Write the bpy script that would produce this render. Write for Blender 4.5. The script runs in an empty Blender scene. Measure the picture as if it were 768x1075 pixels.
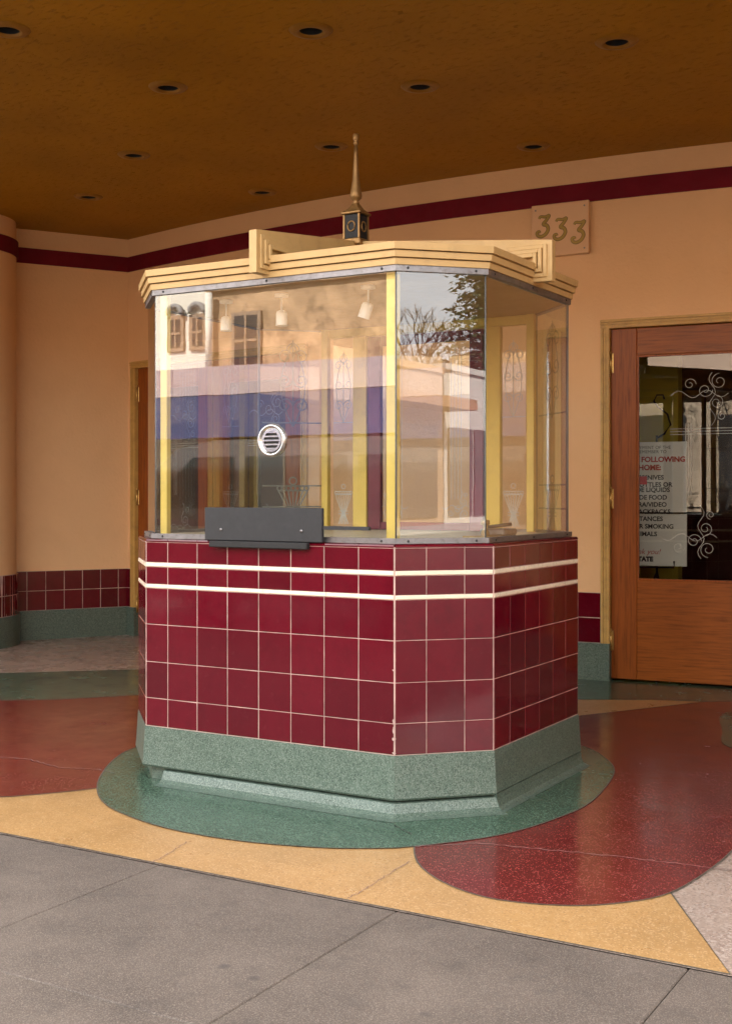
import bpy, math, random
from math import sin, cos, pi, radians, sqrt, atan2, asin
from mathutils import Matrix, Vector

random.seed(7)
scene = bpy.context.scene
col = scene.collection

# ------------------------------------------------------------------ camera
CAMX, CAMY, H = 2.885, -4.091, 1.23          # eye height from the booth tiles (6 in)
FPX = 1298.0                                  # focal length in photo pixels (768 wide)
CC, SS = 0.8625, 0.506
cam_d = bpy.data.cameras.new('camera')
cam = bpy.data.objects.new('camera', cam_d)
col.objects.link(cam)
cam.location = (CAMX, CAMY, H)
cam.rotation_euler = (radians(90), 0, asin(SS))
cam_d.sensor_fit = 'HORIZONTAL'
cam_d.sensor_width = 36
cam_d.lens = 36 * FPX / 768
cam_d.shift_y = -19.5 / 768
cam_d.clip_start = 0.05
cam_d.clip_end = 2000
scene.camera = cam

# ------------------------------------------------------------------ light
SUN_ELEV, SUN_AZ = radians(44), radians(-18)   # azimuth from +Y (behind the theatre), negative = towards -X
w = bpy.data.worlds.new('World')
scene.world = w
w.use_nodes = True
nt = w.node_tree
sky = nt.nodes.new('ShaderNodeTexSky')
sky.sky_type = 'NISHITA'
sky.sun_disc = False
sky.sun_elevation = SUN_ELEV
sky.sun_rotation = SUN_AZ
sky.dust_density = 5.0
sky.ozone_density = 0.6
bg = nt.nodes['Background']
bg.inputs['Strength'].default_value = 0.13
# high thin cloud over the whole dome (the glass shows a pale grey sky)
tc = nt.nodes.new('ShaderNodeTexCoord')
mp_ = nt.nodes.new('ShaderNodeMapping'); mp_.inputs['Scale'].default_value = (1, 1, 2.5)
cn = nt.nodes.new('ShaderNodeTexNoise'); cn.inputs['Scale'].default_value = 2.4; cn.inputs['Detail'].default_value = 7; cn.inputs['Roughness'].default_value = .6
cr = nt.nodes.new('ShaderNodeValToRGB')
cr.color_ramp.elements[0].position = .3; cr.color_ramp.elements[0].color = (.55, .55, .55, 1)
cr.color_ramp.elements[1].position = .7; cr.color_ramp.elements[1].color = (.92, .92, .92, 1)
cm = nt.nodes.new('ShaderNodeMix'); cm.data_type = 'RGBA'
cm.inputs[7].default_value = (9.0, 9.2, 9.8, 1)
nt.links.new(tc.outputs['Generated'], mp_.inputs['Vector']); nt.links.new(mp_.outputs['Vector'], cn.inputs['Vector'])
nt.links.new(cn.outputs['Fac'], cr.inputs['Fac']); nt.links.new(cr.outputs['Color'], cm.inputs[0])
nt.links.new(sky.outputs['Color'], cm.inputs[6]); nt.links.new(cm.outputs[2], bg.inputs['Color'])
sd = bpy.data.lights.new('sun', 'SUN')
sd.energy = 5.0
sd.angle = radians(0.6)
sd.color = (1.0, 0.95, 0.87)
sun = bpy.data.objects.new('sun', sd)
col.objects.link(sun)
sv = Vector((sin(SUN_AZ) * cos(SUN_ELEV), cos(SUN_AZ) * cos(SUN_ELEV), sin(SUN_ELEV)))
sun.rotation_euler = sv.to_track_quat('Z', 'Y').to_euler()
sun.location = (0, 0, 30)
scene.view_settings.view_transform = 'Standard'
scene.view_settings.look = 'None'
scene.view_settings.gamma = 1
scene.view_settings.exposure = 2.28
scene.view_settings.use_white_balance = True       # the photograph is balanced for open shade
scene.view_settings.white_balance_temperature = 7000
scene.view_settings.white_balance_tint = 8
scene.cycles.max_bounces = 10
scene.cycles.diffuse_bounces = 4
scene.cycles.glossy_bounces = 4
scene.cycles.transparent_max_bounces = 24
scene.cycles.sample_clamp_indirect = 12
scene.cycles.caustics_reflective = False
scene.cycles.caustics_refractive = False
scene.cycles.blur_glossy = .5

# ------------------------------------------------------------------ helpers
def px(x, y, z=0.0):
    """photo pixel -> point on the horizontal plane at height z"""
    d = (H - z) * FPX / (y - 518.0)
    X = (x - 384.0) / FPX * d
    return (CC * X - SS * d + CAMX, SS * X + CC * d + CAMY)

def lin(r, g, b):
    f = lambda c: (c / 255 / 12.92) if c / 255 <= .04045 else ((c / 255 + .055) / 1.055) ** 2.4
    return (f(r), f(g), f(b))

class MB:
    def __init__(s):
        s.v = []; s.f = []; s.sm = []
    def add(s, vs, fs, T=None, smooth=False):
        b = len(s.v)
        s.v += [T(p) if T else tuple(p) for p in vs]
        s.f += [tuple(i + b for i in q) for q in fs]
        s.sm += [smooth] * len(fs)
    def box(s, x0, x1, y0, y1, z0, z1, T=None, bev=0.0):
        if bev <= 0:
            vs = [(x, y, z) for z in (z0, z1) for y in (y0, y1) for x in (x0, x1)]
            fs = [(0, 2, 3, 1), (4, 5, 7, 6), (0, 1, 5, 4), (2, 6, 7, 3), (0, 4, 6, 2), (1, 3, 7, 5)]
            s.add(vs, fs, T)
            return
        b = min(bev, (x1 - x0) * .45, (y1 - y0) * .45, (z1 - z0) * .45)
        vs = []; idx = {}
        for a in range(3):
            for sx in (0, 1):
                for sy in (0, 1):
                    for sz in (0, 1):
                        p = [(x0, x1)[sx], (y0, y1)[sy], (z0, z1)[sz]]
                        sg = (sx, sy, sz)
                        for k in range(3):
                            if k != a:
                                p[k] += b if sg[k] == 0 else -b
                        idx[(a, sx, sy, sz)] = len(vs)
                        vs.append(tuple(p))
        fs = []
        for a in range(3):
            o = [k for k in range(3) if k != a]
            for sd_ in (0, 1):
                q = []
                for (i, j) in ((0, 0), (1, 0), (1, 1), (0, 1)):
                    g = [0, 0, 0]; g[a] = sd_; g[o[0]] = i; g[o[1]] = j
                    q.append(idx[(a,) + tuple(g)])
                flip = (sd_ == 1) == (a == 1)
                fs.append(tuple(reversed(q)) if flip else tuple(q))
                if sd_ == 0:
                    fs[-1] = tuple(reversed(q)) if a != 1 else tuple(q)
        for a in range(3):                    # edges along axis a
            o = [k for k in range(3) if k != a]
            for i in (0, 1):
                for j in (0, 1):
                    q = []
                    for (ax, e) in ((o[0], 0), (o[0], 1), (o[1], 1), (o[1], 0)):
                        g = [0, 0, 0]; g[a] = e; g[o[0]] = i; g[o[1]] = j
                        q.append(idx[(ax,) + tuple(g)])
                    fs.append(tuple(q))
        for sx in (0, 1):
            for sy in (0, 1):
                for sz in (0, 1):
                    fs.append(tuple(idx[(a, sx, sy, sz)] for a in range(3)))
        s.add(vs, fs, T)
    def prism(s, poly, z0, z1, T=None):
        n = len(poly)
        vs = [(p[0], p[1], z0) for p in poly] + [(p[0], p[1], z1) for p in poly]
        fs = [tuple(range(n - 1, -1, -1)), tuple(range(n, 2 * n))]
        fs += [(i, (i + 1) % n, n + (i + 1) % n, n + i) for i in range(n)]
        s.add(vs, fs, T)
    def sheet(s, poly, z, T=None):
        s.add([(p[0], p[1], z) for p in poly], [tuple(range(len(poly)))], T)
    def lathe(s, prof, seg=24, T=None, smooth=True, cap=False, mod=None):
        vs = []
        for (r, z) in prof:
            for k in range(seg):
                a = 2 * pi * k / seg
                rr = r * (mod(a, z) if mod else 1)
                vs.append((rr * cos(a), rr * sin(a), z))
        fs = []
        for i in range(len(prof) - 1):
            for k in range(seg):
                fs.append((i * seg + k, i * seg + (k + 1) % seg, (i + 1) * seg + (k + 1) % seg, (i + 1) * seg + k))
        if cap:
            fs.append(tuple(range(seg - 1, -1, -1)))
            n = (len(prof) - 1) * seg
            fs.append(tuple(range(n, n + seg)))
        s.add(vs, fs, T, smooth)
    def tube(s, pts, r, seg=6, T=None, r1=None):
        pts = [Vector(p) for p in pts]
        vs = []
        n = len(pts)
        for i, p in enumerate(pts):
            d = (pts[min(i + 1, n - 1)] - pts[max(i - 1, 0)]).normalized()
            up = Vector((0, 0, 1)) if abs(d.z) < .95 else Vector((1, 0, 0))
            a = d.cross(up).normalized(); b = a.cross(d)
            rr = r if r1 is None else r + (r1 - r) * i / (n - 1)
            for k in range(seg):
                t = 2 * pi * k / seg
                vs.append(tuple(p + a * cos(t) * rr + b * sin(t) * rr))
        fs = []
        for i in range(n - 1):
            for k in range(seg):
                fs.append((i * seg + k, i * seg + (k + 1) % seg, (i + 1) * seg + (k + 1) % seg, (i + 1) * seg + k))
        fs.append(tuple(range(seg - 1, -1, -1)))
        fs.append(tuple(range((n - 1) * seg, n * seg)))
        s.add(vs, fs, T, True)
    def ribbon(s, pts, wd, T, off=0.0):
        """flat strip in the local (u, z) plane"""
        n = len(pts)
        vs = []
        for i in range(n):
            a = pts[max(i - 1, 0)]; b = pts[min(i + 1, n - 1)]
            dx, dz = b[0] - a[0], b[1] - a[1]
            l = sqrt(dx * dx + dz * dz) or 1
            ww = wd(i / (n - 1)) if callable(wd) else wd
            nx, nz = -dz / l * ww / 2, dx / l * ww / 2
            vs += [(pts[i][0] + nx, off, pts[i][1] + nz), (pts[i][0] - nx, off, pts[i][1] - nz)]
        s.add(vs, [(2 * i, 2 * i + 1, 2 * i + 3, 2 * i + 2) for i in range(n - 1)], T)
    def mesh(s, name):
        me = bpy.data.meshes.new(name)
        me.from_pydata(s.v, [], s.f)
        me.polygons.foreach_set('use_smooth', s.sm)
        me.update()
        import bmesh
        b = bmesh.new(); b.from_mesh(me)
        bmesh.ops.recalc_face_normals(b, faces=b.faces)
        b.to_mesh(me); b.free()
        return me
    def build(s, name, mat, parent=None):
        return obj(name, s.mesh(name), mat, parent)

def obj(name, me, mat, parent=None, matrix=None):
    if not me.materials and mat:
        me.materials.append(mat)
    o = bpy.data.objects.new(name, me)
    col.objects.link(o)
    if matrix is not None:
        o.matrix_world = matrix
    if parent:
        o.parent = parent
        p = parent
        T = Matrix.Identity(4)
        while p:
            T = PL.get(p.name, Matrix.Identity(4)) @ T
            p = None
        o.matrix_parent_inverse = T
    return o
PL = {}   # inverse world matrices of things that do not sit at the origin

def thing(name, label, cat, loc=(0, 0, 0), group=None):
    o = bpy.data.objects.new(name, None)
    o.empty_display_size = .1
    col.objects.link(o)
    o.location = loc
    PL[o.name] = Matrix.Translation(-Vector(loc))
    return tag(o, label, cat, group)
def tag(o, label, cat, group=None):
    o['label'] = label; o['category'] = cat
    if group: o['group'] = group
    return o
def struct(o):
    o['kind'] = 'structure'
    return o
def subpart(mb, name, mat, part):
    """sub-part under a part that itself has an identity world matrix"""
    return mb.build(name, mat, part)

def frame(ox, oy, ang, oz=0.0):
    """local x along the face, local -y towards the viewer side, z up"""
    ca, sa = cos(ang), sin(ang)
    return lambda p: (ox + p[0] * ca - p[1] * sa, oy + p[0] * sa + p[1] * ca, oz + p[2])
def mframe(ox, oy, ang, oz=0.0):
    return Matrix.Translation((ox, oy, oz)) @ Matrix.Rotation(ang, 4, 'Z')

# ------------------------------------------------------------------ materials
def nodes(name):
    m = bpy.data.materials.new(name)
    m.use_nodes = True
    t = m.node_tree
    return m, t, t.nodes['Principled BSDF']
def nd(t, kind, **kw):
    n = t.nodes.new(kind)
    for k, v in kw.items():
        if k in n.inputs: n.inputs[k].default_value = v
        else: setattr(n, k, v)
    return n
def coords(t, space='Object', scale=None):
    if space == 'World':
        g = nd(t, 'ShaderNodeNewGeometry'); out = g.outputs['Position']
    else:
        g = nd(t, 'ShaderNodeTexCoord'); out = g.outputs[space]
    if scale:
        mp = nd(t, 'ShaderNodeMapping')
        mp.inputs['Scale'].default_value = scale
        t.links.new(out, mp.inputs['Vector']); out = mp.outputs['Vector']
    return out
def ramp(t, fac, stops):
    r = nd(t, 'ShaderNodeValToRGB')
    e = r.color_ramp.elements
    while len(e) < len(stops): e.new(.5)
    for el, (p, c) in zip(e, stops):
        el.position = p
        el.color = (c[0], c[1], c[2], 1) if not isinstance(c, (int, float)) else (c, c, c, 1)
    t.links.new(fac, r.inputs['Fac'])
    return r.outputs['Color']
def mix(t, a, b, fac, mode='MIX'):
    n = nd(t, 'ShaderNodeMix', data_type='RGBA', blend_type=mode)
    for sock, v in ((n.inputs[0], fac), (n.inputs[6], a), (n.inputs[7], b)):
        if hasattr(v, 'node'): t.links.new(v, sock)
        elif isinstance(v, (int, float)): sock.default_value = v
        else: sock.default_value = (v[0], v[1], v[2], 1)
    return n.outputs[2]
def bump(t, p, h, strength, dist=0.002):
    b = nd(t, 'ShaderNodeBump')
    b.inputs['Strength'].default_value = strength
    b.inputs['Distance'].default_value = dist
    t.links.new(h, b.inputs['Height'])
    t.links.new(b.outputs['Normal'], p.inputs['Normal'])
    return b
def noise(t, vec, scale, detail=4, rough=.55):
    n = nd(t, 'ShaderNodeTexNoise')
    n.inputs['Scale'].default_value = scale
    n.inputs['Detail'].default_value = detail
    n.inputs['Roughness'].default_value = rough
    t.links.new(vec, n.inputs['Vector'])
    return n.outputs['Fac']
def scaled(c, k): return tuple(min(1, x * k) for x in c)

def paint(name, c, rough=.5, var=.12, scale=3.0, bs=60, bst=.15, bd=.002, metal=0.0, dirt=None, dirt_amt=.0, space='World', stretch=None):
    m, t, p = nodes(name)
    v = coords(t, space, stretch)
    n1 = noise(t, v, scale, 5)
    cc = ramp(t, n1, [(.3, scaled(c, 1 - var)), (.7, scaled(c, 1 + var))])
    if dirt:
        n2 = noise(t, v, scale * 2.7, 6, .65)
        f = ramp(t, n2, [(.5, 0.0), (.75, dirt_amt)])
        cc = mix(t, cc, dirt, f)
    t.links.new(cc, p.inputs['Base Color'])
    n3 = noise(t, v, scale * 6, 3)
    t.links.new(ramp(t, n3, [(.3, max(0, rough - .07)), (.7, min(1, rough + .1))]), p.inputs['Roughness'])
    p.inputs['Metallic'].default_value = metal
    if bst > 0:
        bump(t, p, noise(t, v, bs, 4, .6), bst, bd)
    return m

def terrazzo(name, base, chip, chip2, amt=.3, rough=.27, scale=150):
    m, t, p = nodes(name)
    v = coords(t, 'World')
    vo = nd(t, 'ShaderNodeTexVoronoi'); vo.inputs['Scale'].default_value = scale
    vo.inputs['Randomness'].default_value = 1
    t.links.new(v, vo.inputs['Vector'])
    sep = nd(t, 'ShaderNodeSeparateColor'); t.links.new(vo.outputs['Color'], sep.inputs[0])
    f1 = ramp(t, sep.outputs[0], [(1 - amt, 0.0), (1 - amt + .04, 1.0)])
    f2 = ramp(t, sep.outputs[1], [(1 - amt * .6, 0.0), (1 - amt * .6 + .04, 1.0)])
    vo2 = nd(t, 'ShaderNodeTexVoronoi'); vo2.inputs['Scale'].default_value = scale * .42
    t.links.new(v, vo2.inputs['Vector'])
    sep2 = nd(t, 'ShaderNodeSeparateColor'); t.links.new(vo2.outputs['Color'], sep2.inputs[0])
    ff = nd(t, 'ShaderNodeMath', operation='LESS_THAN'); ff.inputs[1].default_value = .33
    t.links.new(vo2.outputs['Distance'], ff.inputs[0])
    fm = nd(t, 'ShaderNodeMath', operation='MULTIPLY')
    t.links.new(ff.outputs[0], fm.inputs[0])
    t.links.new(ramp(t, sep2.outputs[2], [(.80, 0.0), (.82, 1.0)]), fm.inputs[1])
    big = noise(t, v, 1.7, 5, .6)
    b0 = ramp(t, big, [(.3, scaled(base, .82)), (.7, scaled(base, 1.15))])
    cc = mix(t, b0, chip, f1)
    cc = mix(t, cc, chip2, f2)
    cc = mix(t, cc, chip, fm.outputs[0])
    scf = noise(t, v, 6, 7, .7)
    cc = mix(t, cc, scaled(base, .75), ramp(t, scf, [(.5, 0.0), (.8, .25)]))
    t.links.new(cc, p.inputs['Base Color'])
    t.links.new(ramp(t, noise(t, v, 5, 6, .65), [(.3, rough - .07), (.7, rough + .10)]), p.inputs['Roughness'])
    p.inputs['IOR'].default_value = 1.5
    bump(t, p, noise(t, v, 8, 3), .02, .003)
    return m

def ceramic(name, c):
    m, t, p = nodes(name)
    oi = nd(t, 'ShaderNodeObjectInfo')
    v = coords(t, 'World')
    c0 = ramp(t, oi.outputs['Random'], [(0, scaled(c, .78)), (.5, c), (1, scaled(c, 1.16))])
    n1 = noise(t, v, 14, 6, .7)
    cc = mix(t, c0, scaled(c, .6), ramp(t, n1, [(.45, 0.0), (.75, .45)]))
    # worn, dusty glaze
    n2 = noise(t, v, 30, 8, .75)
    cc = mix(t, cc, (.24, .085, .095), ramp(t, n2, [(.56, 0.0), (.8, .12)]))
    t.links.new(cc, p.inputs['Base Color'])
    t.links.new(ramp(t, noise(t, v, 11, 7, .72), [(.3, .05), (.72, .20)]), p.inputs['Roughness'])
    p.inputs['IOR'].default_value = 1.5
    p.inputs['Coat Weight'].default_value = .15
    p.inputs['Coat Roughness'].default_value = .06
    bump(t, p, noise(t, v, 16, 2), .08, .002)
    return m

def wood(name, c, c2, vert=True, rough=.38):
    m, t, p = nodes(name)
    v = coords(t, 'World', (1, 1, .06) if vert else (.06, .06, 1))
    g = noise(t, v, 70, 6, .65)
    cc = ramp(t, g, [(.28, scaled(c2, .9)), (.5, c), (.74, scaled(c, 1.25))])
    big = noise(t, coords(t, 'World'), 2.2, 4)
    cc = mix(t, cc, scaled(c2, .8), ramp(t, big, [(.45, 0.0), (.8, .4)]))
    t.links.new(cc, p.inputs['Base Color'])
    p.inputs['Roughness'].default_value = rough
    p.inputs['Coat Weight'].default_value = .05
    p.inputs['Specular IOR Level'].default_value = .3
    p.inputs['Coat Roughness'].default_value = .25
    bump(t, p, g, .12, .001)
    return m

def glass(name, tint=(.93, .96, .95), k=1.0):
    """thin window glass: straight-through transmission plus Fresnel reflection of both faces"""
    m, t, p = nodes(name)
    t.nodes.remove(p)
    tr = nd(t, 'ShaderNodeBsdfTransparent'); tr.inputs['Color'].default_value = (*tint, 1)
    gl = nd(t, 'ShaderNodeBsdfGlossy'); gl.inputs['Roughness'].default_value = 0.0
    gl.inputs['Color'].default_value = (.97, .98, 1, 1)
    lw = nd(t, 'ShaderNodeFresnel'); lw.inputs['IOR'].default_value = 1.52
    geo = nd(t, 'ShaderNodeNewGeometry')
    inv = nd(t, 'ShaderNodeMath', operation='SUBTRACT'); inv.inputs[0].default_value = 1
    t.links.new(geo.outputs['Backfacing'], inv.inputs[1])
    dbl = nd(t, 'ShaderNodeMath', operation='MULTIPLY', use_clamp=True); dbl.inputs[1].default_value = 2.0 * k
    t.links.new(lw.outputs[0], dbl.inputs[0])
    fac = nd(t, 'ShaderNodeMath', operation='MULTIPLY')
    t.links.new(dbl.outputs[0], fac.inputs[0]); t.links.new(inv.outputs[0], fac.inputs[1])
    # faint waviness of old plate glass
    v = coords(t, 'World')
    b = nd(t, 'ShaderNodeBump'); b.inputs['Strength'].default_value = .006; b.inputs['Distance'].default_value = .01
    t.links.new(noise(t, v, 5, 2), b.inputs['Height'])
    t.links.new(b.outputs['Normal'], gl.inputs['Normal'])
    ms = nd(t, 'ShaderNodeMixShader')
    t.links.new(fac.outputs[0], ms.inputs[0]); t.links.new(tr.outputs[0], ms.inputs[1]); t.links.new(gl.outputs[0], ms.inputs[2])
    t.links.new(ms.outputs[0], t.nodes['Material Output'].inputs['Surface'])
    return m

M = {}
M['peach'] = paint('peach_plaster', (.82, .52, .275), .75, .04, 1.1, 38, .6, .005, dirt=(.68, .41, .21), dirt_amt=.25)
M['ceil'] = None
M['stripe'] = paint('maroon_paint', (.150, .005, .014), .7, .18, 4, 50, .2, .002)
M['stripe'].node_tree.nodes['Principled BSDF'].inputs['Specular IOR Level'].default_value = .2
M['tile'] = ceramic('maroon_tile', (.100, .0018, .0088))
M['grout'] = paint('grout', (.47, .32, .285), .85, .35, 12, 200, .2, .001)
M['cream'] = paint('cream_tile', (.80, .70, .55), .3, .06, 10, 60, .1, .001)
M['green_base'] = terrazzo('green_terrazzo_base', (.083, .126, .100), (.145, .19, .157), (.038, .065, .05), .34, .36, 270)
M['green'] = terrazzo('green_terrazzo', (.041, .087, .058), (.112, .172, .125), (.018, .045, .032), .32, .21, 230)
M['yellow'] = terrazzo('yellow_terrazzo', (.40, .232, .095), (.51, .33, .17), (.27, .15, .06), .15, .32, 220)
M['red'] = terrazzo('red_terrazzo', (.128, .0165, .0155), (.25, .085, .07), (.078, .010, .010), .12, .18, 260)
M['pink'] = terrazzo('pink_grey_terrazzo', (.33, .25, .205), (.42, .34, .29), (.23, .17, .14), .3, .26, 170)
M['divider'] = paint('divider_strip', (.10, .09, .07), .5, .2, 20, 50, 0)
M['crack'] = paint('crack_filler', (.20, .13, .12), .8, .3, 30, 50, 0)
M['crackdark'] = paint('crack_dark', (.05, .06, .05), .9, .2, 30, 50, 0)
M['concrete'] = None
M['fascia'] = paint('tan_fascia_paint', (.57, .372, .155), .55, .06, 5, 70, .15, .001, dirt=(.33, .2, .09), dirt_amt=.35)
M['roof'] = paint('roof_brown', (.22, .12, .035), .8, .15, 6, 60, .2)
M['zinc'] = paint('zinc_trim', (.24, .23, .235), .45, .15, 18, 120, .1, .001, metal=.85, dirt=(.12, .10, .09), dirt_amt=.6)
M['yellowpaint'] = paint('yellow_paint', (.75, .52, .12), .45, .06, 6, 60, .12, .001, dirt=(.45, .3, .08), dirt_amt=.35)
M['maroonwood'] = paint('maroon_wood_paint', (.16, .018, .035), .4, .15, 6, 60, .1)
M['gold'] = paint('aged_gold', (.30, .17, .06), .42, .15, 25, 90, .15, .001, metal=.55, dirt=(.16, .09, .04), dirt_amt=.5)
M['trim'] = paint('downlight_trim', (.27, .125, .010), .4, .12, 20, 60, .1)
M['bead'] = paint('putty_grey', (.13, .13, .125), .6, .1, 20, 60, 0)
M['brass'] = paint('brass', (.62, .42, .16), .32, .12, 25, 90, .1, .001, metal=.9)
M['black'] = paint('black_enamel', (.010, .010, .011), .65, .2, 20, 90, .1)
M['slate'] = paint('dark_grey_board', (.016, .017, .020), .5, .1, 9, 120, .1, .0006, dirt=(.035, .035, .04), dirt_amt=.4)
M['chrome'] = paint('chrome', (.58, .58, .58), .16, .04, 25, 90, 0, metal=1)
M['whitepaint'] = paint('white_lamp_paint', (.8, .79, .76), .4, .04, 8, 60, 0)
M['door'] = wood('oak_door', (.275, .072, .0115), (.155, .036, .006))
M['doorrail'] = wood('oak_door_rail', (.285, .078, .012), (.158, .038, .006), False)
M['casing'] = paint('ochre_casing', (.58, .36, .11), .45, .1, 8, 60, .1, dirt=(.22, .13, .05), dirt_amt=.4)
M['glass'] = glass('booth_glass', (.96, .98, .97), 1.3)
M['doorglass'] = glass('door_glass', (.85, .87, .85))
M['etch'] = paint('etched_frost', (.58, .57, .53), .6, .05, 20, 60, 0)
M['etchbacklit'] = paint('etched_backlit', (.25, .21, .16), .7, .05, 20, 60, 0)  # same frost, its dark look against the bright wall painted into the colour
_t = M['etch'].node_tree; _ms = _t.nodes.new('ShaderNodeMixShader'); _tr = _t.nodes.new('ShaderNodeBsdfTransparent')
_ms.inputs[0].default_value = .85
_t.links.new(_tr.outputs[0], _ms.inputs[1]); _t.links.new(_t.nodes['Principled BSDF'].outputs[0], _ms.inputs[2])
_t.links.new(_ms.outputs[0], _t.nodes['Material Output'].inputs['Surface'])
M['counter'] = paint('inner_counter', (.50, .42, .30), .4, .1, 6, 60, .05)
M['plaque'] = paint('plaque_board', (.78, .50, .28), .6, .06, 4, 45, .2)
M['numeral'] = paint('numeral_gold', (.40, .27, .045), .45, .1, 20, 60, .1)
M['numeraldark'] = paint('numeral_outline', (.20, .13, .03), .5, .1, 20, 60, 0)
M['lobbyyellow'] = paint('lobby_yellow', (.60, .47, .06), .7, .08, 3, 40, .2)
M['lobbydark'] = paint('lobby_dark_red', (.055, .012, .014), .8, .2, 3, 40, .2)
M['paper'] = paint('sign_board', (.88, .87, .86), .5, .03, 6, 40, 0)
M['ink'] = paint('ink_black', (.03, .03, .035), .6, .1, 6, 40, 0)
M['inkred'] = paint('ink_red', (.50, .035, .03), .6, .1, 6, 40, 0)
M['bluetape'] = paint('sign_red_patch', (.75, .01, .01), .6, .05, 6, 40, 0)
M['iron'] = paint('wrought_iron', (.012, .012, .012), .5, .2, 20, 60, .1)

# rough-trowelled ochre ceiling
m, t, p = nodes('ochre_stucco'); v = coords(t, 'World')
big = noise(t, v, 1.2, 5, .6)
cc = ramp(t, big, [(.3, (.32, .147, .003)), (.7, (.42, .196, .005))])
t.links.new(cc, p.inputs['Base Color'])
p.inputs['Roughness'].default_value = .5
p.inputs['Specular IOR Level'].default_value = .22
ws = coords(t, 'World', (1.6, 4.5, 1))
n1 = noise(t, ws, 11, 8, .66)
sh = ramp(t, n1, [(.57, 0.0), (.63, .9), (.66, .3), (.74, .8), (.78, .1)])
bump(t, p, sh, .75, .010)
M['ceil'] = m
# worn sidewalk concrete
m, t, p = nodes('sidewalk_concrete'); v = coords(t, 'World')
oi = nd(t, 'ShaderNodeObjectInfo')
n1 = noise(t, v, 2.6, 9, .68); n2 = noise(t, v, 260, 3, .6); n3 = noise(t, v, 7, 9, .72)
cc = ramp(t, n1, [(.3, (.062, .047, .038)), (.7, (.118, .091, .074))])
cc = mix(t, cc, (.25, .207, .173), ramp(t, n2, [(.48, 0.0), (.70, .75)]))
cc = mix(t, cc, (.045, .038, .034), ramp(t, n3, [(.54, 0.0), (.74, .6)]))
vs_ = nd(t, 'ShaderNodeTexVoronoi'); vs_.inputs['Scale'].default_value = 3.1
t.links.new(v, vs_.inputs['Vector'])
spot = ramp(t, vs_.outputs['Distance'], [(.03, .8), (.07, 0.0)])
cc = mix(t, cc, (.06, .05, .045), spot)
t.links.new(cc, p.inputs['Base Color'])
p.inputs['Roughness'].default_value = .78
bump(t, p, n2, .5, .003)
M['concrete'] = m

# ------------------------------------------------------------------ ground and floor
Y0 = -0.905                       # building line: terrazzo meets sidewalk
mb = MB(); mb.sheet([(-140, -160), (140, -160), (140, 60), (-140, 60)], -.17)
ground = struct(mb.build('ground', paint('ground_earth', (.22, .2, .17), .9, .2, .3, 3, .2)))
asph = paint('asphalt', (.065, .062, .06), .85, .2, .8, 90, .4, .004)
mb = MB(); mb.sheet([(-90, -17), (110, -17), (110, -4.9), (-90, -4.9)], -.13)
street = struct(mb.build('street', asph))
mb = MB()
for k in range(-20, 26):
    mb.box(k * 4.0, k * 4.0 + 1.8, -11.0, -10.88, -.128, -.126)
mb.build('lane_marking', paint('yellow_lane_paint', (.6, .45, .08), .7, .2, 3, 50, 0), street)

side = struct(MB().build('sidewalk', M['concrete'])) if False else None
mb = MB(); mb.box(-60, 90, -4.9, Y0 - .004, -.13, -.02)
side = struct(mb.build('sidewalk', paint('joint_dirt', (.06, .05, .045), .9, .2, 20, 60, .2)))
def slab(x0, x1, y0, y1):
    mb = MB(); g = .0012
    mb.box(x0 + g, x1 - g, y0 + g, y1 - g, -.019, -.001, None, .003)
    mb.build('slab', M['concrete'], side)
xj = [-7.2, -6.3, -5.4, -4.5, -3.6, -2.7, -1.8, -.70, .225, 1.12, 1.985, 2.9, 3.8, 4.7, 5.6]
yj = [-4.7, -3.7, -2.75, -1.82, Y0 - .001]
for i in range(len(xj) - 1):
    for j in range(len(yj) - 1):
        slab(xj[i], xj[i + 1], yj[j], yj[j + 1])
for a, b in ((-60, -7.2), (5.6, 90)):
    slab(a, b, -4.7, Y0 - .001)
mb = MB(); mb.box(-60, 90, -4.9, -4.705, -.129, .0, None, .01)
mb.build('kerb', paint('kerb_concrete', (.3, .28, .26), .8, .15, 2, 90, .3), side)
mb = MB(); mb.box(-90, 110, -20, -17, -.13, 0.0)
struct(mb.build('far_sidewalk', paint('far_concrete', (.36, .34, .31), .85, .12, .6, 60, .2)))

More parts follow.
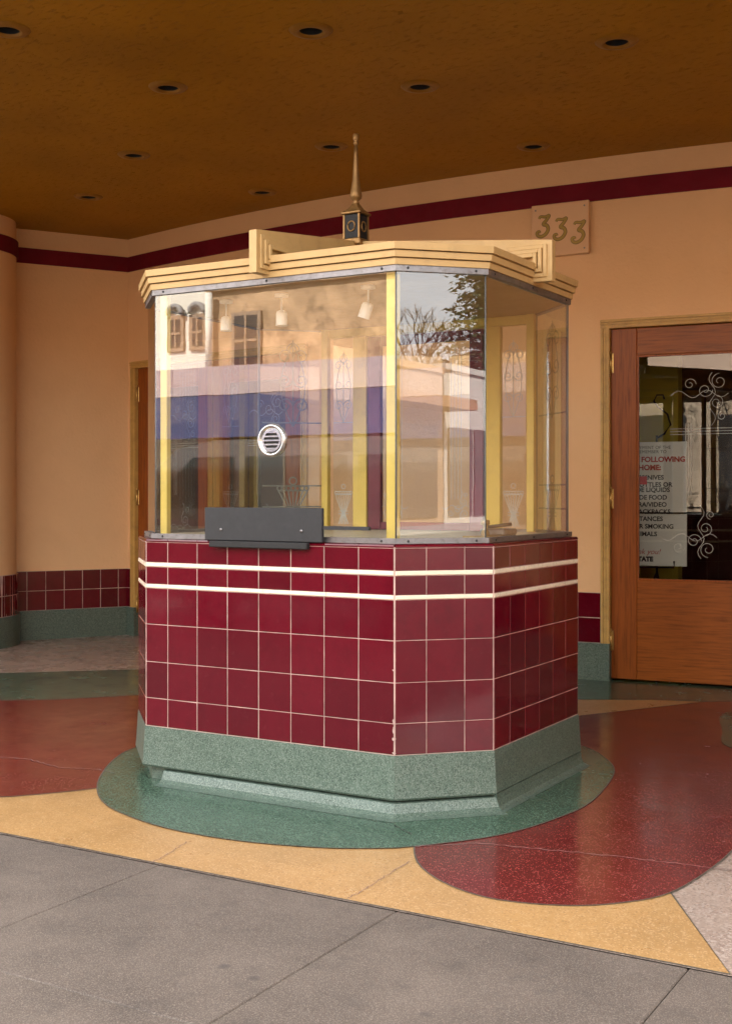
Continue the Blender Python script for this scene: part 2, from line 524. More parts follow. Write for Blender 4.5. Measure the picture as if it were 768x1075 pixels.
mb = MB(); mb.sheet([(-7, Y0), (11, Y0), (11, 6), (-7, 6)], 0.0)
floor = struct(mb.build('terrazzo_floor', M['pink']))
def spline(pts, n=10, closed=True):
    out = []; N = len(pts)
    for i in range(N if closed else N - 1):
        g = lambda k: pts[k % N] if closed else pts[max(0, min(N - 1, k))]
        p0, p1, p2, p3 = g(i - 1), g(i), g(i + 1), g(i + 2)
        for k in range(n):
            t_ = k / n
            out.append(tuple(.5 * (2 * p1[a] + (p2[a] - p0[a]) * t_ + (2 * p0[a] - 5 * p1[a] + 4 * p2[a] - p3[a]) * t_ ** 2 + (3 * p1[a] - p0[a] - 3 * p2[a] + p3[a]) * t_ ** 3) for a in (0, 1)))
    if not closed: out.append(pts[-1])
    return out
def inlay(poly, mat, z, strip=True):
    mb = MB(); mb.sheet(poly, z)
    mb.build('terrazzo_inlay', mat, floor)
    if strip:
        mb = MB()
        P = poly + [poly[0]]
        n = len(P); vs = []
        for i in range(n):
            a = P[i - 1] if i > 0 else P[-2]; b = P[i + 1] if i < n - 1 else P[1]
            dx, dy = b[0] - a[0], b[1] - a[1]; l = sqrt(dx * dx + dy * dy) or 1
            nx, ny = -dy / l * .0028, dx / l * .0028
            vs += [(P[i][0] + nx, P[i][1] + ny, z + .0008), (P[i][0] - nx, P[i][1] - ny, z + .0008)]
        mb.add(vs, [(2 * i, 2 * i + 1, 2 * i + 3, 2 * i + 2) for i in range(n - 1)])
        mb.build('divider_strip', M['divider'], floor)
# yellow field along the sidewalk
yfront = [(-3.2, Y0 + .006), (2.09, Y0 + .006), (1.77, -.34), (1.6, .4), (-1.6, .6), (-3.2, .3)]
inlay(yfront, M['yellow'], .0015)
inlay([(-.3, 1.6), (.45, 2.39), (.92, 3.2), (.66, 3.12), (.25, 2.90), (-.4, 2.72), (-.9, 2.6), (-.9, 1.8)], M['yellow'], .0015)
# green apron in front of the doors
inlay([(-1.0, 2.9), (-.4, 2.72), (.25, 2.90), (.66, 3.12), (.92, 3.21), (1.6, 3.5), (1.6, 4.4), (-1.0, 4.2)], M['green'], .0015)
# diagonal green band on the left
inlay([(-4.3, 1.25), (-3.54, 1.93), (-2.85, 2.55), (-2.2, 3.2), (-1.6, 2.3), (-2.12, 1.70), (-2.42, 1.33), (-2.69, 1.13), (-3.4, .55)], M['green'], .0015)
# red fields
redl = spline([(-.60, .05), (-.68, -.21), (-.77, -.36), (-.84, -.45), (-.93, -.54), (-1.25, -.74), (-1.7, -.80), (-2.3, -.6), (-2.9, -.1)], 8, False) + [(-3.4, .55), (-2.69, 1.13), (-2.42, 1.33), (-2.12, 1.70), (-1.6, 2.3), (-.6, 1.6)]
inlay(redl, M['red'], .003)
redr = spline([(.80, -.15), (.86, -.31), (.98, -.49), (1.15, -.62), (1.33, -.67), (1.53, -.62), (1.67, -.51), (1.77, -.34), (1.815, 0.0), (1.82, .30), (1.82, .9)], 8, False) + [(1.80, 1.6), (1.7, 3.3), (1.2, 3.38), (.92, 3.2), (.45, 2.39), (-.2, 1.65), (.6, 1.2)]
inlay(redr, M['red'], .003)
# round green tip at the right edge
inlay(spline([(1.14, 2.92), (1.24, 2.35), (1.40, 1.93), (1.9, 1.9), (2.1, 2.5), (1.7, 3.0)], 8), M['green'], .0045, False)
# green circle round the booth
circ = [(-.663, -.24), (-.474, -.401), (-.268, -.497), (-.008, -.56), (.289, -.557), (.566, -.489), (.742, -.40), (.856, -.306), (1.047, -.042), (1.141, .267), (1.17, .598), (1.082, 1.125), (.944, 1.404), (.749, 1.615),
        (.42, 1.76), (.05, 1.80), (-.4, 1.70), (-.85, 1.40), (-1.08, .95), (-1.09, .51), (-1.01, .26), (-.84, -.02)]
inlay(spline(circ, 6), M['green'], .0045)
# cracks
def crack(pts, wd, mat, z=.0055, jit=.006):
    rr = random.Random(len(pts))
    P = []
    for i in range(len(pts) - 1):
        n = 14
        for k in range(n):
            t_ = k / n
            P.append((pts[i][0] + (pts[i + 1][0] - pts[i][0]) * t_ + rr.uniform(-jit, jit), pts[i][1] + (pts[i + 1][1] - pts[i][1]) * t_ + rr.uniform(-jit, jit)))
    P.append(pts[-1])
    mb = MB(); n = len(P); vs = []
    for i in range(n):
        a = P[max(i - 1, 0)]; b = P[min(i + 1, n - 1)]
        dx, dy = b[0] - a[0], b[1] - a[1]; l = sqrt(dx * dx + dy * dy) or 1
        ww = wd * rr.uniform(.4, 1.1)
        vs += [(P[i][0] - dy / l * ww / 2, P[i][1] + dx / l * ww / 2, z), (P[i][0] + dy / l * ww / 2, P[i][1] - dx / l * ww / 2, z)]
    mb.add(vs, [(2 * i, 2 * i + 1, 2 * i + 3, 2 * i + 2) for i in range(n - 1)])
    mb.build('crack', mat, floor)
crack([(.86, -.31), (1.03, -.16), (1.22, -.12), (1.54, -.06), (1.82, -.03), (2.3, .0)], .006, M['crack'])
crack([(-1.7, .02), (-1.49, 0.0), (-1.34, .04), (-1.1, -.02), (-.92, .04), (-.80, .02)], .005, M['crack'])
crack([px(414, 868), px(419, 871), px(432, 878)], .006, M['crackdark'], .0058, .004)
crack([px(190, 830), px(250, 841), px(330, 853), px(395, 864), px(414, 866)], .004, M['crackdark'], .0058, .006)
crack([px(158, 908), px(180, 895), px(196, 885)], .003, M['crack'], .004)
crack([px(365, 945), px(390, 930), px(430, 905)], .003, M['crack'], .004)

# ------------------------------------------------------------------ the curved back wall and its neighbours
RC, WX, WY = 14.25, -0.72, 17.94
ZC, ZB0, ZB1 = 3.445, 3.16, 3.288         # ceiling, stripe
ZD, ZG = .576, .245                       # dado top, base top
th = lambda X: asin((X - WX) / RC)
def awp(X, out=0.0):
    a = th(X); return (WX + (RC + out) * sin(a), WY - (RC + out) * cos(a))
def arcbox(mb, X0, X1, z0, z1, o0, o1, n=None):
    n = n or max(1, int(abs(X1 - X0) / .25))
    vs = []
    for i in range(n + 1):
        X = X0 + (X1 - X0) * i / n
        a = awp(X, o0); b = awp(X, o1)
        vs += [(a[0], a[1], z0), (b[0], b[1], z0), (b[0], b[1], z1), (a[0], a[1], z1)]
    fs = []
    for i in range(n):
        for k in range(4):
            fs.append((i * 4 + k, i * 4 + (k + 1) % 4, i * 4 + 4 + (k + 1) % 4, i * 4 + 4 + k))
    fs.append((0, 1, 2, 3)); fs.append((4 * n, 4 * n + 3, 4 * n + 2, 4 * n + 1))
    mb.add(vs, fs)
CORL, CORR = -4.37, 2.93
LD0, LD1 = -4.295, -2.235                  # left door opening incl. casing
RD0, RD1 = .102, 2.16                      # right door opening incl. casing
ZDOOR = 2.37
bw = thing('curved_wall', 'long curved peach plaster wall behind the ticket booth with maroon stripe', 'wall', (-.72, 3.69, 0))
mb = MB()
arcbox(mb, CORL - .06, LD0, 0, ZC + .2, -.2, 0)
arcbox(mb, LD1, RD0, 0, ZC + .2, -.2, 0)
arcbox(mb, RD1, CORR, 0, ZC + .2, -.2, 0)
arcbox(mb, LD0, LD1, ZDOOR, ZC + .2, -.2, 0)
arcbox(mb, RD0, RD1, ZDOOR, ZC + .2, -.2, 0)
mb.build('plaster', M['peach'], bw)
mb = MB(); arcbox(mb, CORL, CORR, ZB0, ZB1, 0.001, .014, 40)
mb.build('stripe', M['stripe'], bw)
mb = MB()
for a, b in ((CORL, LD0), (LD1, RD0), (RD1, CORR)):
    arcbox(mb, a, b, 0, ZG, .001, .028)
mb.build('base', M['green_base'], bw)
mb = MB()
for a, b in ((CORL, LD0), (LD1, RD0), (RD1, CORR)):
    arcbox(mb, a, b, ZG, ZD, .001, .0158)
mb.build('grout_bed', M['grout'], bw)

TILES = {}
def tile_mesh(wd, ht, mat, dp=.007):
    k = (round(wd, 4), round(ht, 4), mat.name, dp)
    if k not in TILES:
        mb = MB(); b = .0022
        vs = [(0, 0, 0), (wd, 0, 0), (wd, 0, ht), (0, 0, ht), (0, -dp + b, 0), (wd, -dp + b, 0), (wd, -dp + b, ht), (0, -dp + b, ht),
              (b, -dp, b), (wd - b, -dp, b), (wd - b, -dp, ht - b), (b, -dp, ht - b)]
        fs = [(8, 9, 10, 11)]
        for i in range(4):
            j = (i + 1) % 4
            fs += [(i, j, j + 4, i + 4), (i + 4, j + 4, j + 8, i + 8)]
        mb.add(vs, fs)
        TILES[k] = mb.mesh('tile')
    return TILES[k]
def lay_tile(parent, ox, oy, ang, u0, u1, z0, z1, mat, g=.0014, dp=.007, name='tile', tilt=.0028):
    me = tile_mesh(u1 - u0 - 2 * g, z1 - z0 - 2 * g, mat, dp)
    mt = mframe(ox, oy, ang) @ Matrix.Translation((u0 + g, 0, z0 + g)) @ Matrix.Rotation(random.uniform(-tilt, tilt) * 1.6, 4, 'Z') @ Matrix.Rotation(random.uniform(-tilt, tilt), 4, 'X')
    return obj(name, me, mat, parent, mt)
def arc_tiles(X0, X1, parent):
    n = max(1, round((X1 - X0) / .157)); st = (X1 - X0) / n
    for i in range(n):
        a = awp(X0 + i * st, .010); b = awp(X0 + (i + 1) * st, .010)
        ang = atan2(b[1] - a[1], b[0] - a[0]); L = sqrt((b[0] - a[0]) ** 2 + (b[1] - a[1]) ** 2)
        for z0 in (ZG, (ZG + ZD) / 2):
            lay_tile(parent, a[0], a[1], ang, 0, L, z0, z0 + (ZD - ZG) / 2, M['tile'])
arc_tiles(CORL + .006, LD0, bw); arc_tiles(LD1, RD0, bw); arc_tiles(RD1, CORR, bw)

# side walls (left one is in view; the right one mirrors it) and rounded columns
def side_wall(sgn, label, label2):
    mx = (lambda X: X) if sgn < 0 else (lambda X: 2 * WX - X)
    A = (mx(-4.36), 4.162); B = (mx(-4.88), 3.30)
    wl = thing('side_wall', label, 'wall', (A[0], A[1], 0))
    if sgn < 0: o, e = B, A
    else: o, e = A, B
    ang = atan2(e[1] - o[1], e[0] - o[0]); L = sqrt((e[0] - o[0]) ** 2 + (e[1] - o[1]) ** 2)
    T = frame(o[0], o[1], ang)
    mb = MB(); mb.box(-.35 if sgn < 0 else 0, L + .06 if sgn < 0 else L + .35, .0, .2, 0, ZC + .2, T); mb.build('plaster', M['peach'], wl)
    mb = MB(); mb.box(0, L + (.008 if sgn < 0 else 0), -.014, -.001, ZB0, ZB1, T); mb.build('stripe', M['stripe'], wl)
    mb = MB(); mb.box(0, L + (.016 if sgn < 0 else 0), -.028, -.001, 0, ZG, T); mb.build('base', M['green_base'], wl)
    mb = MB(); mb.box(0, L + (.006 if sgn < 0 else 0), -.0158, -.001, ZG, ZD, T); mb.build('grout_bed', M['grout'], wl)
    n = 8; st = .157
    for i in range(n):
        u1 = L - .0 - i * st + .002 if sgn < 0 else .01 + (i + 1) * st
        u0 = u1 - st
        if i == 0 and sgn < 0: u0 = u1 - .095
        elif sgn < 0: u1 = L + .002 - .095 - (i - 1) * st; u0 = u1 - st
        for z0 in (ZG, (ZG + ZD) / 2):
            q = T((0, -.010, 0))
            if u1 < .02: continue
            lay_tile(wl, q[0], q[1], ang, max(0, u0), u1, z0, z0 + (ZD - ZG) / 2, M['tile'])
    # column
    cx, cy, R = mx(-5.08), 2.86, .50
    cl = thing('rounded_column', label2, 'column', (cx, cy, 0))
    Tc = lambda p: (p[0] + cx, p[1] + cy, p[2])
    mb = MB(); mb.lathe([(R, 0), (R, ZC + .2)], 64, Tc); mb.build('shaft', M['peach'], cl)
    mb = MB(); mb.lathe([(R + .002, ZB0), (R + .016, ZB0), (R + .016, ZB1), (R + .002, ZB1)], 64, Tc, False); mb.build('stripe', M['stripe'], cl)
    mb = MB(); mb.lathe([(R + .03, 0), (R + .03, ZG), (R + .002, ZG)], 64, Tc, False); mb.build('base', M['green_base'], cl)
    mb = MB(); mb.lathe([(R + .0148, ZG), (R + .0148, ZD), (R, ZD)], 64, Tc, False); mb.build('grout_bed', M['grout'], cl)
    nt_ = 40
    for k in range(nt_):
        a0 = 2 * pi * k / nt_; a1 = 2 * pi * (k + 1) / nt_
        if not ((sgn < 0 and cos(a0 + .9) > -.35) or (sgn > 0 and cos(a0 - .9) < .35)): continue
        p0 = (cx + (R + .011) * cos(a0), cy + (R + .011) * sin(a0)); p1 = (cx + (R + .011) * cos(a1), cy + (R + .011) * sin(a1))
        an = atan2(p1[1] - p0[1], p1[0] - p0[0]); L2 = sqrt((p1[0] - p0[0]) ** 2 + (p1[1] - p0[1]) ** 2)
        for z0 in (ZG, (ZG + ZD) / 2):
            lay_tile(cl, p0[0], p0[1], an, 0, L2, z0, z0 + (ZD - ZG) / 2, M['tile'], dp=.005)
    # wall on towards the street, outside the picture
    fw = thing('shop_front_wall', 'peach return wall running from the %s column to the sidewalk' % ('left' if sgn < 0 else 'right'), 'wall', (mx(-5.5), 1, 0))
    mb = MB()
    x0, x1 = sorted((mx(-5.35), mx(-30)))
    mb.box(x0, x1, Y0 + .01, 6.59, -.1, 4.2)
    mb.build('plaster', M['peach'], fw)
side_wall(-1, 'short peach side wall with maroon dado tiles left of the booth', 'rounded peach column with narrow maroon tiles at the left edge')
side_wall(1, 'short peach side wall beyond the right edge of the picture', 'rounded peach column beyond the right edge of the picture')

# ------------------------------------------------------------------ ceiling with real downlight holes, canopy and storey above
CANS = [(-1.57, .13), (-.33, .87), (-1.45, 1.17), (-.26, 1.85), (.88, 1.75), (-2.51, 2.11), (-1.29, 2.59), (-.18, 3.24), (-3.56, 2.81), (-2.36, 3.35)]
YM = -.93                                   # front edge of the canopy
import bmesh
bm = bmesh.new()
def loop(pts, z):
    vs = [bm.verts.new((p[0], p[1], z)) for p in pts]
    return [bm.edges.new((vs[i], vs[(i + 1) % len(vs)])) for i in range(len(vs))]
ed = loop([(-7.4, YM), (11, YM), (11, 4.9), (-7.4, 4.9)], ZC)
CR = .057
for c in CANS:
    ed += loop([(c[0] + CR * cos(2 * pi * k / 24), c[1] + CR * sin(2 * pi * k / 24)) for k in range(24)], ZC)
bmesh.ops.triangle_fill(bm, use_beauty=True, use_dissolve=False, edges=ed, normal=(0, 0, -1))
me = bpy.data.meshes.new('ceiling'); bm.to_mesh(me); bm.free()
ceiling = struct(obj('ceiling', me, M['ceil']))
mb = MB()
mb.box(-7.4, 11, YM, 5.0, ZC + .28, 4.15)
mb.box(-7.4, 11, YM - .05, YM, ZC - .06, 4.2)
mb.box(-7.45, -7.4, YM - .05, Y0, ZC - .06, 4.2); mb.box(11, 11.05, YM - .05, Y0, ZC - .06, 4.2)
mb.build('canopy', M['fascia'], ceiling)
mb = MB(); mb.box(-30, 30, Y0 + .02, 14, 4.21, 6.0); mb.build('upper_storey', paint('upper_stucco', (.6, .42, .27), .8, .08, 1, 30, .2), ceiling)
mb = MB(); mb.box(-30, 30, 6.6, 14, -.1, 4.2); mb.build('rear_mass', M['lobbydark'], ceiling)
for i, c in enumerate(CANS):
    d = thing('recessed_downlight', 'recessed ceiling downlight', 'downlight', (c[0], c[1], ZC), 'recessed downlights in the ochre ceiling')
    T = lambda p: (p[0] + c[0], p[1] + c[1], p[2] + ZC)
    mb = MB(); mb.lathe([(CR - .001, -.002), (CR + .005, -.013), (CR + .014, -.015), (CR + .040, -.009), (CR + .050, -.0005)], 28, T); mb.build('trim_ring', M['trim'], d)
    mb = MB(); mb.lathe([(CR - .002, -.003), (CR - .004, .05), (CR - .01, .12), (.001, .13)], 24, T); mb.build('baffle', M['black'], d)
    mb = MB(); mb.lathe([(.001, .06), (.022, .062), (.036, .08), (.036, .10), (.02, .128)], 20, T); mb.build('bulb', M['chrome'], d)
LBL = ['nearest to the top left corner, cut by the picture edge', 'at top centre above the booth', 'in the upper left of the ceiling', 'right of the finial tip, upper middle of the ceiling', 'in the far right of the ceiling', 'at middle left over the booth', 'just left of the finial tip', 'above the house number plaque', 'deepest on the left near the side wall', 'over the maroon stripe behind the finial']
for o in [o for o in col.objects if o.name.startswith('recessed_downlight')]:
    k = min(range(len(CANS)), key=lambda q: (CANS[q][0] - o.location.x) ** 2 + (CANS[q][1] - o.location.y) ** 2)
    o['label'] = 'dark recessed downlight ' + LBL[k]

# ------------------------------------------------------------------ scroll motifs (flat, u/z plane)
def spiral(cx, cz, r0, r1, a0, turns, n=26):
    return [(cx + (r0 + (r1 - r0) * i / n) * cos(a0 + turns * 2 * pi * i / n), cz + (r0 + (r1 - r0) * i / n) * sin(a0 + turns * 2 * pi * i / n)) for i in range(n + 1)]
def motif_tall(cx, cz, hgt, wd):
    """stacked mirrored S-scrolls round a stem"""
    L = []
    r = wd * .27
    for sgn in (-1, 1):
        for j, zz in enumerate((.33, .05, -.25)):
            z = cz + hgt * zz
            L.append([(cx + sgn * (p[0] - cx), p[1]) for p in spiral(cx + r * 1.05, z, r, r * .22, pi, -1.35 if j % 2 == 0 else 1.35)])
        L.append([(cx + sgn * wd * .48 * sin(pi * t_ / 10) ** 1.0 * (1 - .2 * t_ / 10), cz - hgt * .5 + hgt * t_ / 10) for t_ in range(11)])
        L.append([(cx + sgn * wd * .22 * sin(pi * t_ / 10), cz + hgt * (.36 + .14 * t_ / 10)) for t_ in range(11)])
    L.append([(cx, cz - hgt * .5), (cx, cz + hgt * .53)])
    return L
def motif_vase(cx, z0, hgt, wd):
    L = []
    for k in range(-3, 4):
        L.append([(cx + k * wd * .03, z0 + hgt * .28), (cx + k * wd * .165, z0 + hgt * .78)])
        L.append([(cx + k * wd * .03, z0 + hgt * .28), (cx + k * wd * .10, z0)])
        L.append(spiral(cx + k * wd * .15, z0 + hgt * .82, wd * .075, wd * .075, 0, 1, 12))
    L.append(spiral(cx, z0 + hgt * .98, wd * .12, wd * .12, 0, 1, 16))
    for zz in (.27, .34, .77):
        L.append([(cx - wd * (.5 if zz > .7 else .3), z0 + hgt * zz), (cx + wd * (.5 if zz > .7 else .3), z0 + hgt * zz)])
    return L
def motif_corner(cx, cz, s_, fx=1, fz=1):
    """scroll spray filling a corner; (cx,cz) is the corner, it spreads to -u*fx, -z*fz"""
    L = []
    def add(pts): L.append([(cx - fx * p[0], cz - fz * p[1]) for p in pts])
    add(spiral(.16 * s_, .17 * s_, .13 * s_, .03 * s_, -pi / 2, 1.4))
    add(spiral(.38 * s_, .30 * s_, .12 * s_, .025 * s_, pi, -1.4))
    add(spiral(.62 * s_, .20 * s_, .10 * s_, .02 * s_, pi, 1.3))
    add(spiral(.20 * s_, .50 * s_, .11 * s_, .025 * s_, -pi / 2, -1.4))
    add(spiral(.12 * s_, .72 * s_, .07 * s_, .02 * s_, -pi / 2, 1.3))
    add([(.02 * s_ + .9 * s_ * t_ / 16, .36 * s_ + .06 * s_ * sin(t_ * .8)) for t_ in range(17)])
    add([(.27 * s_ + .05 * s_ * sin(t_ * .8), .02 * s_ + .85 * s_ * t_ / 16) for t_ in range(17)])
    return L
def etch(paths, T, parent, wd=.0045, off=-.0015, mat=None):
    mb = MB()
    for p in paths: mb.ribbon(p, wd, T, off)
    return mb.build('etching', mat or M['etch'], parent)

# ------------------------------------------------------------------ doors
def casing_set(X0, X1, parent):
    cw = .058
    def prof(mb, z0, z1, Xa, Xb):
        arcbox(mb, Xa, Xb, z0, z1, -.06, .020, 1)
        w_ = Xb - Xa
        for k in range(3):
            arcbox(mb, Xa + w_ * (.10 + .30 * k), Xa + w_ * (.30 + .30 * k), z0, z1, .020, .030 - .004 * k, 1)
    mb = MB(); prof(mb, ZG, ZDOOR - cw, X0, X0 + cw); mb.build('casing', M['casing'], parent)
    mb = MB(); prof(mb, ZG, ZDOOR - cw, X1 - cw, X1); mb.build('casing', M['casing'], parent)
    mb = MB()
    arcbox(mb, X0, X1, ZDOOR - cw, ZDOOR, -.06, .0205, 8)
    for k in range(3):
        arcbox(mb, X0, X1, ZDOOR - cw + cw * (.10 + .30 * k), ZDOOR - cw + cw * (.30 + .30 * k), .0205, .0265 + .004 * k, 8)
    mb.build('head_casing', M['casing'], parent)
    mb = MB(); arcbox(mb, X0, X0 + cw + .004, 0, ZG - .001, -.06, .034, 1); arcbox(mb, X1 - cw - .004, X1, 0, ZG - .001, -.06, .034, 1)
    mb.build('plinth_block', M['green_base'], parent)
    return X0 + cw, X1 - cw
def door_leaf(Xa, Xb, hinge_left, label):
    a = awp(Xa, -.012); b = awp(Xb, -.012)
    ang = atan2(b[1] - a[1], b[0] - a[0]); L = sqrt((b[0] - a[0]) ** 2 + (b[1] - a[1]) ** 2) - .006
    T = frame(a[0], a[1], ang)
    d = thing('entrance_door', label, 'door', (a[0], a[1], 0))
    zt = ZDOOR - .062; st = .172; z0 = .015; gb, gt = .665, 2.13
    g = .003
    for u in (g, L - st):
        mb = MB(); mb.box(u, u + st - (g if u == g else 0), 0, .045, z0, zt, T, .004); mb.build('stile', M['door'], d)
    mb = MB(); mb.box(st + .0006, L - st - .0006, .001, .044, z0, gb, T, .004); mb.build('bottom_rail', M['doorrail'], d)
    mb = MB(); mb.box(st + .0006, L - st - .0006, .001, .044, gt, zt, T, .004); mb.build('top_rail', M['doorrail'], d)
    mb = MB()
    mb.box(st, st + .012, .008, .030, gb, gt, T); mb.box(L - st - .012, L - st, .008, .030, gb, gt, T)
    mb.box(st + .012, L - st - .012, .008, .030, gb, gb + .012, T); mb.box(st + .012, L - st - .012, .008, .030, gt - .012, gt, T)
    mb.build('glazing_bead', M['door'], d)
    mb = MB(); mb.box(st + .004, L - st - .004, .016, .022, gb + .004, gt - .004, T); pn = mb.build('pane', M['doorglass'], d)
    pu0, pu1 = st + .01, L - st - .01
    et = motif_corner(pu1 - .03, gt - .12, .40, 1, 1) + motif_corner(pu1 - .10, gb + .14, .40, 1, -1)
    for k in range(3):
        u = pu0 + .30 + .018 * k
        et.append([(u, gb + .55), (u, gt - .45)])
        zz = gt - .52 + .018 * k
        et.append([(pu0 + .2, zz), (pu1, zz)])
    etch(et, T, pn, .0028, .0145)
    for zz in (.20, 1.13, 2.02):
        u = .000 if hinge_left else L - .012
        mb = MB(); mb.box(u + .004, u + .022, -.006, -.0005, zz, zz + .13, T, .002)
        mb.lathe([(.008, 0), (.008, .13)], 10, lambda p, u=u, zz=zz: T((p[0] + u + .004, p[1] - .013, p[2] + zz)), True, True)
        mb.lathe([(.004, .13), (.010, .134), (.004, .146)], 10, lambda p, u=u, zz=zz: T((p[0] + u + .004, p[1] - .013, p[2] + zz)), True, True)
        mb.build('hinge', M['brass'], d)
    return d, T, L
for X0, X1, nm in ((LD0, LD1, 'left'), (RD0, RD1, 'right')):
    fr = thing('door_frame', 'ochre fluted double door casing %s' % ('half hidden at the left side of the booth' if nm == 'left' else 'with brass hinges at the right edge'), 'door frame', (*awp((X0 + X1) / 2), 0))
    a, b = casing_set(X0, X1, fr)
    mid = (a + b) / 2
    if nm == 'left':
        door_leaf(a, mid, True, 'reddish wood glazed door peeking out left of the booth')
        door_leaf(mid, b, False, 'reddish wood glazed door seen through the front glass of the booth')
    else:
        door_leaf(a, mid, True, 'reddish wood glazed door with etched scrolls and a notice behind it')
        door_leaf(mid, b, False, 'reddish wood door leaf beyond the right edge of the picture')

# lobby behind the doors
mb = MB(); mb.sheet([(-5, 3.9), (3.3, 3.9), (3.3, 6.6), (-5, 6.6)], .001)
# lobby shell
lobby = struct(MB().build('lobby_wall', M['lobbydark'])) if False else None
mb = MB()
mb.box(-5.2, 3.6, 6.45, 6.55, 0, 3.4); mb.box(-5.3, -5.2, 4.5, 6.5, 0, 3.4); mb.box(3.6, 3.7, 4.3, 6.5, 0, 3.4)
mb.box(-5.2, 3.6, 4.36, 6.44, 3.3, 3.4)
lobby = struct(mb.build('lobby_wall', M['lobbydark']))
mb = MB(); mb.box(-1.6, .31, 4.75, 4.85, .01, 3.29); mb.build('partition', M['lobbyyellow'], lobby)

# notice on its easel behind the right door
def text_mesh(body, size, x, z, T, mb, shear=0.0, bold=0.0, align='LEFT', y=-.0035):
    cu = bpy.data.curves.new('lettering', 'FONT')
    cu.body = body; cu.size = size; cu.shear = shear; cu.offset = bold; cu.align_x = align
    cu.resolution_u = 3
    o = bpy.data.objects.new('lettering', cu)
    col.objects.link(o)
    dg = bpy.context.evaluated_depsgraph_get()
    me = bpy.data.meshes.new_from_object(o.evaluated_get(dg))
    vs = [(v_.co.x + x, y, v_.co.y + z) for v_ in me.vertices]
    mb.add(vs, [tuple(p_.vertices) for p_ in me.polygons], T)
    bpy.data.objects.remove(o); bpy.data.curves.remove(cu); bpy.data.meshes.remove(me)
sgx, sgy, sga = .02, 3.96, radians(9)
Ts = frame(sgx, sgy, sga)
sgw, sz0, sz1 = .56, .745, 1.575
sg = thing('notice_sign', 'white printed notice with red heading behind the glass of right door', 'sign', (sgx + .3, sgy, sz0))
mb = MB(); mb.box(0, sgw, 0, .008, sz0, sz1, Ts, .002); mb.build('board', M['paper'], sg)
def line(s_, size, y, mat=None, name='lettering', **k):
    mb_ = MB()
    text_mesh(s_, size, sgw / 2, H + (518 - y) / FPX * 8.25 - size * .36, Ts, mb_, align='CENTER', **k)
    o = mb_.build(name, mat or M['ink'], sg); o['kind'] = 'stuff'
line('AND ENJOYMENT OF THE', .030, 469.5); line('PLEASE REMEMBER TO', .030, 474)
line('LEAVE THE FOLLOWING', .049, 482, M['inkred'], 'red_lettering', bold=.002); line('AT HOME:', .049, 490.5, M['inkred'], 'red_lettering', bold=.002)
for y_, s_ in ((501, 'GUNS/KNIVES'), (508.5, 'GLASS BOTTLES OR'), (514, 'OUTSIDE LIQUIDS'), (522, 'OUTSIDE FOOD'), (529.5, 'CAMERA/VIDEO'), (537, 'BAGS/BACKPACKS'), (544.5, 'SUBSTANCES'), (552.5, 'DRUG OR SMOKING'), (560.5, 'ANIMALS')):
    line(s_, .042, y_, bold=.0012)
line('thank you!', .05, 579, M['inkred'], 'red_lettering', shear=.3); line('STATE', .042, 587, bold=.003)
mb = MB(); mb.box(.245, .300, -.006, -.0042, 1.29, 1.345, Ts); mb.build('red_patch', M['bluetape'], sg)
ez = thing('easel', 'black wrought iron easel with curled top behind the right door', 'easel', (sgx + .3, sgy + .05, 0))
def P3(pts): return [Ts(p) for p in pts]
mb = MB()
mb.tube(P3([(.36, .02, 0), (.36, .03, 1.55), (.36, .03, 1.62)]), .008)
mb.build('post', M['iron'], ez)
mb = MB()
mb.tube(P3([(.36 + q[0], .03, 1.60 + q[1]) for q in [(0, 0), (.05, .03), (.09, .09), (.07, .16), (.01, .21), (-.02, .25), (.0, .29), (.04, .29), (.05, .26)]]), .007)
mb.build('scroll', M['iron'], ez)
mb = MB(); mb.tube(P3([(.12, -.02, .738), (.48, -.02, .738), (.48, -.02, .78)]), .007); mb.build('ledge', M['iron'], ez)
for u in (.05, .55):
    mb = MB(); mb.tube(P3([(.36, .03, .70), (u, -.02 , .0)]), .007); mb.build('leg', M['iron'], ez)
mb = MB(); mb.tube(P3([(.05, -.012, 1.10), (.62, -.012, 1.10), (.78, -.012, 1.09)]), .006); mb.build('crossbar', M['iron'], ez)

# ------------------------------------------------------------------ house number plaque
Xa, Xb = -.368, .031
a = awp(Xa, 0); b = awp(Xb, 0)
ang = atan2(b[1] - a[1], b[0] - a[0]); L = sqrt((b[0] - a[0]) ** 2 + (b[1] - a[1]) ** 2)
T = frame(a[0], a[1], ang)
pq = thing('number_plaque', 'square peach plaque with gold numerals 333 on wall above right door', 'plaque', (a[0], a[1], 2.81))
mb = MB(); mb.box(0, L, -.045, -.016, 2.815, 3.165, T, .004); mb.build('board', M['plaque'], pq)
for u in (.03, L - .03):
    for z in (2.85, 3.13):
        mb = MB(); mb.lathe([(.001, 0), (.005, -.002), (.006, .004)], 8, lambda p, u=u, z=z: T((u + p[0], -.047 + p[2], z + p[1]))); mb.build('screw', M['zinc'], pq)
def three(cx, cz, h_):
    k = h_ / 1.0
    pts = spline([(-.22, .40), (-.14, .50), (.10, .47), (.30, .52), (.16, .30), (.0, .12), (.18, .04), (.25, -.16), (.12, -.38), (-.10, -.48), (-.28, -.42), (-.33, -.28), (-.22, -.22), (-.17, -.30)], 6, False)
    return [(cx + p[0] * k, cz + p[1] * k) for p in pts]
for i, (u, z) in enumerate(((.085, 3.018), (.205, 2.988), (.33, 2.955))):
    path = three(u, z, .136)
    o1 = MB(); o1.ribbon(path, lambda q: .017 + .009 * sin(pi * q) , T, -.0465); nm = o1.build('numeral', M['numeraldark'], pq)
    o2 = MB(); o2.ribbon(path, lambda q: .009 + .007 * sin(pi * q), T, -.0485); o2.build('gilding', M['numeral'], nm)

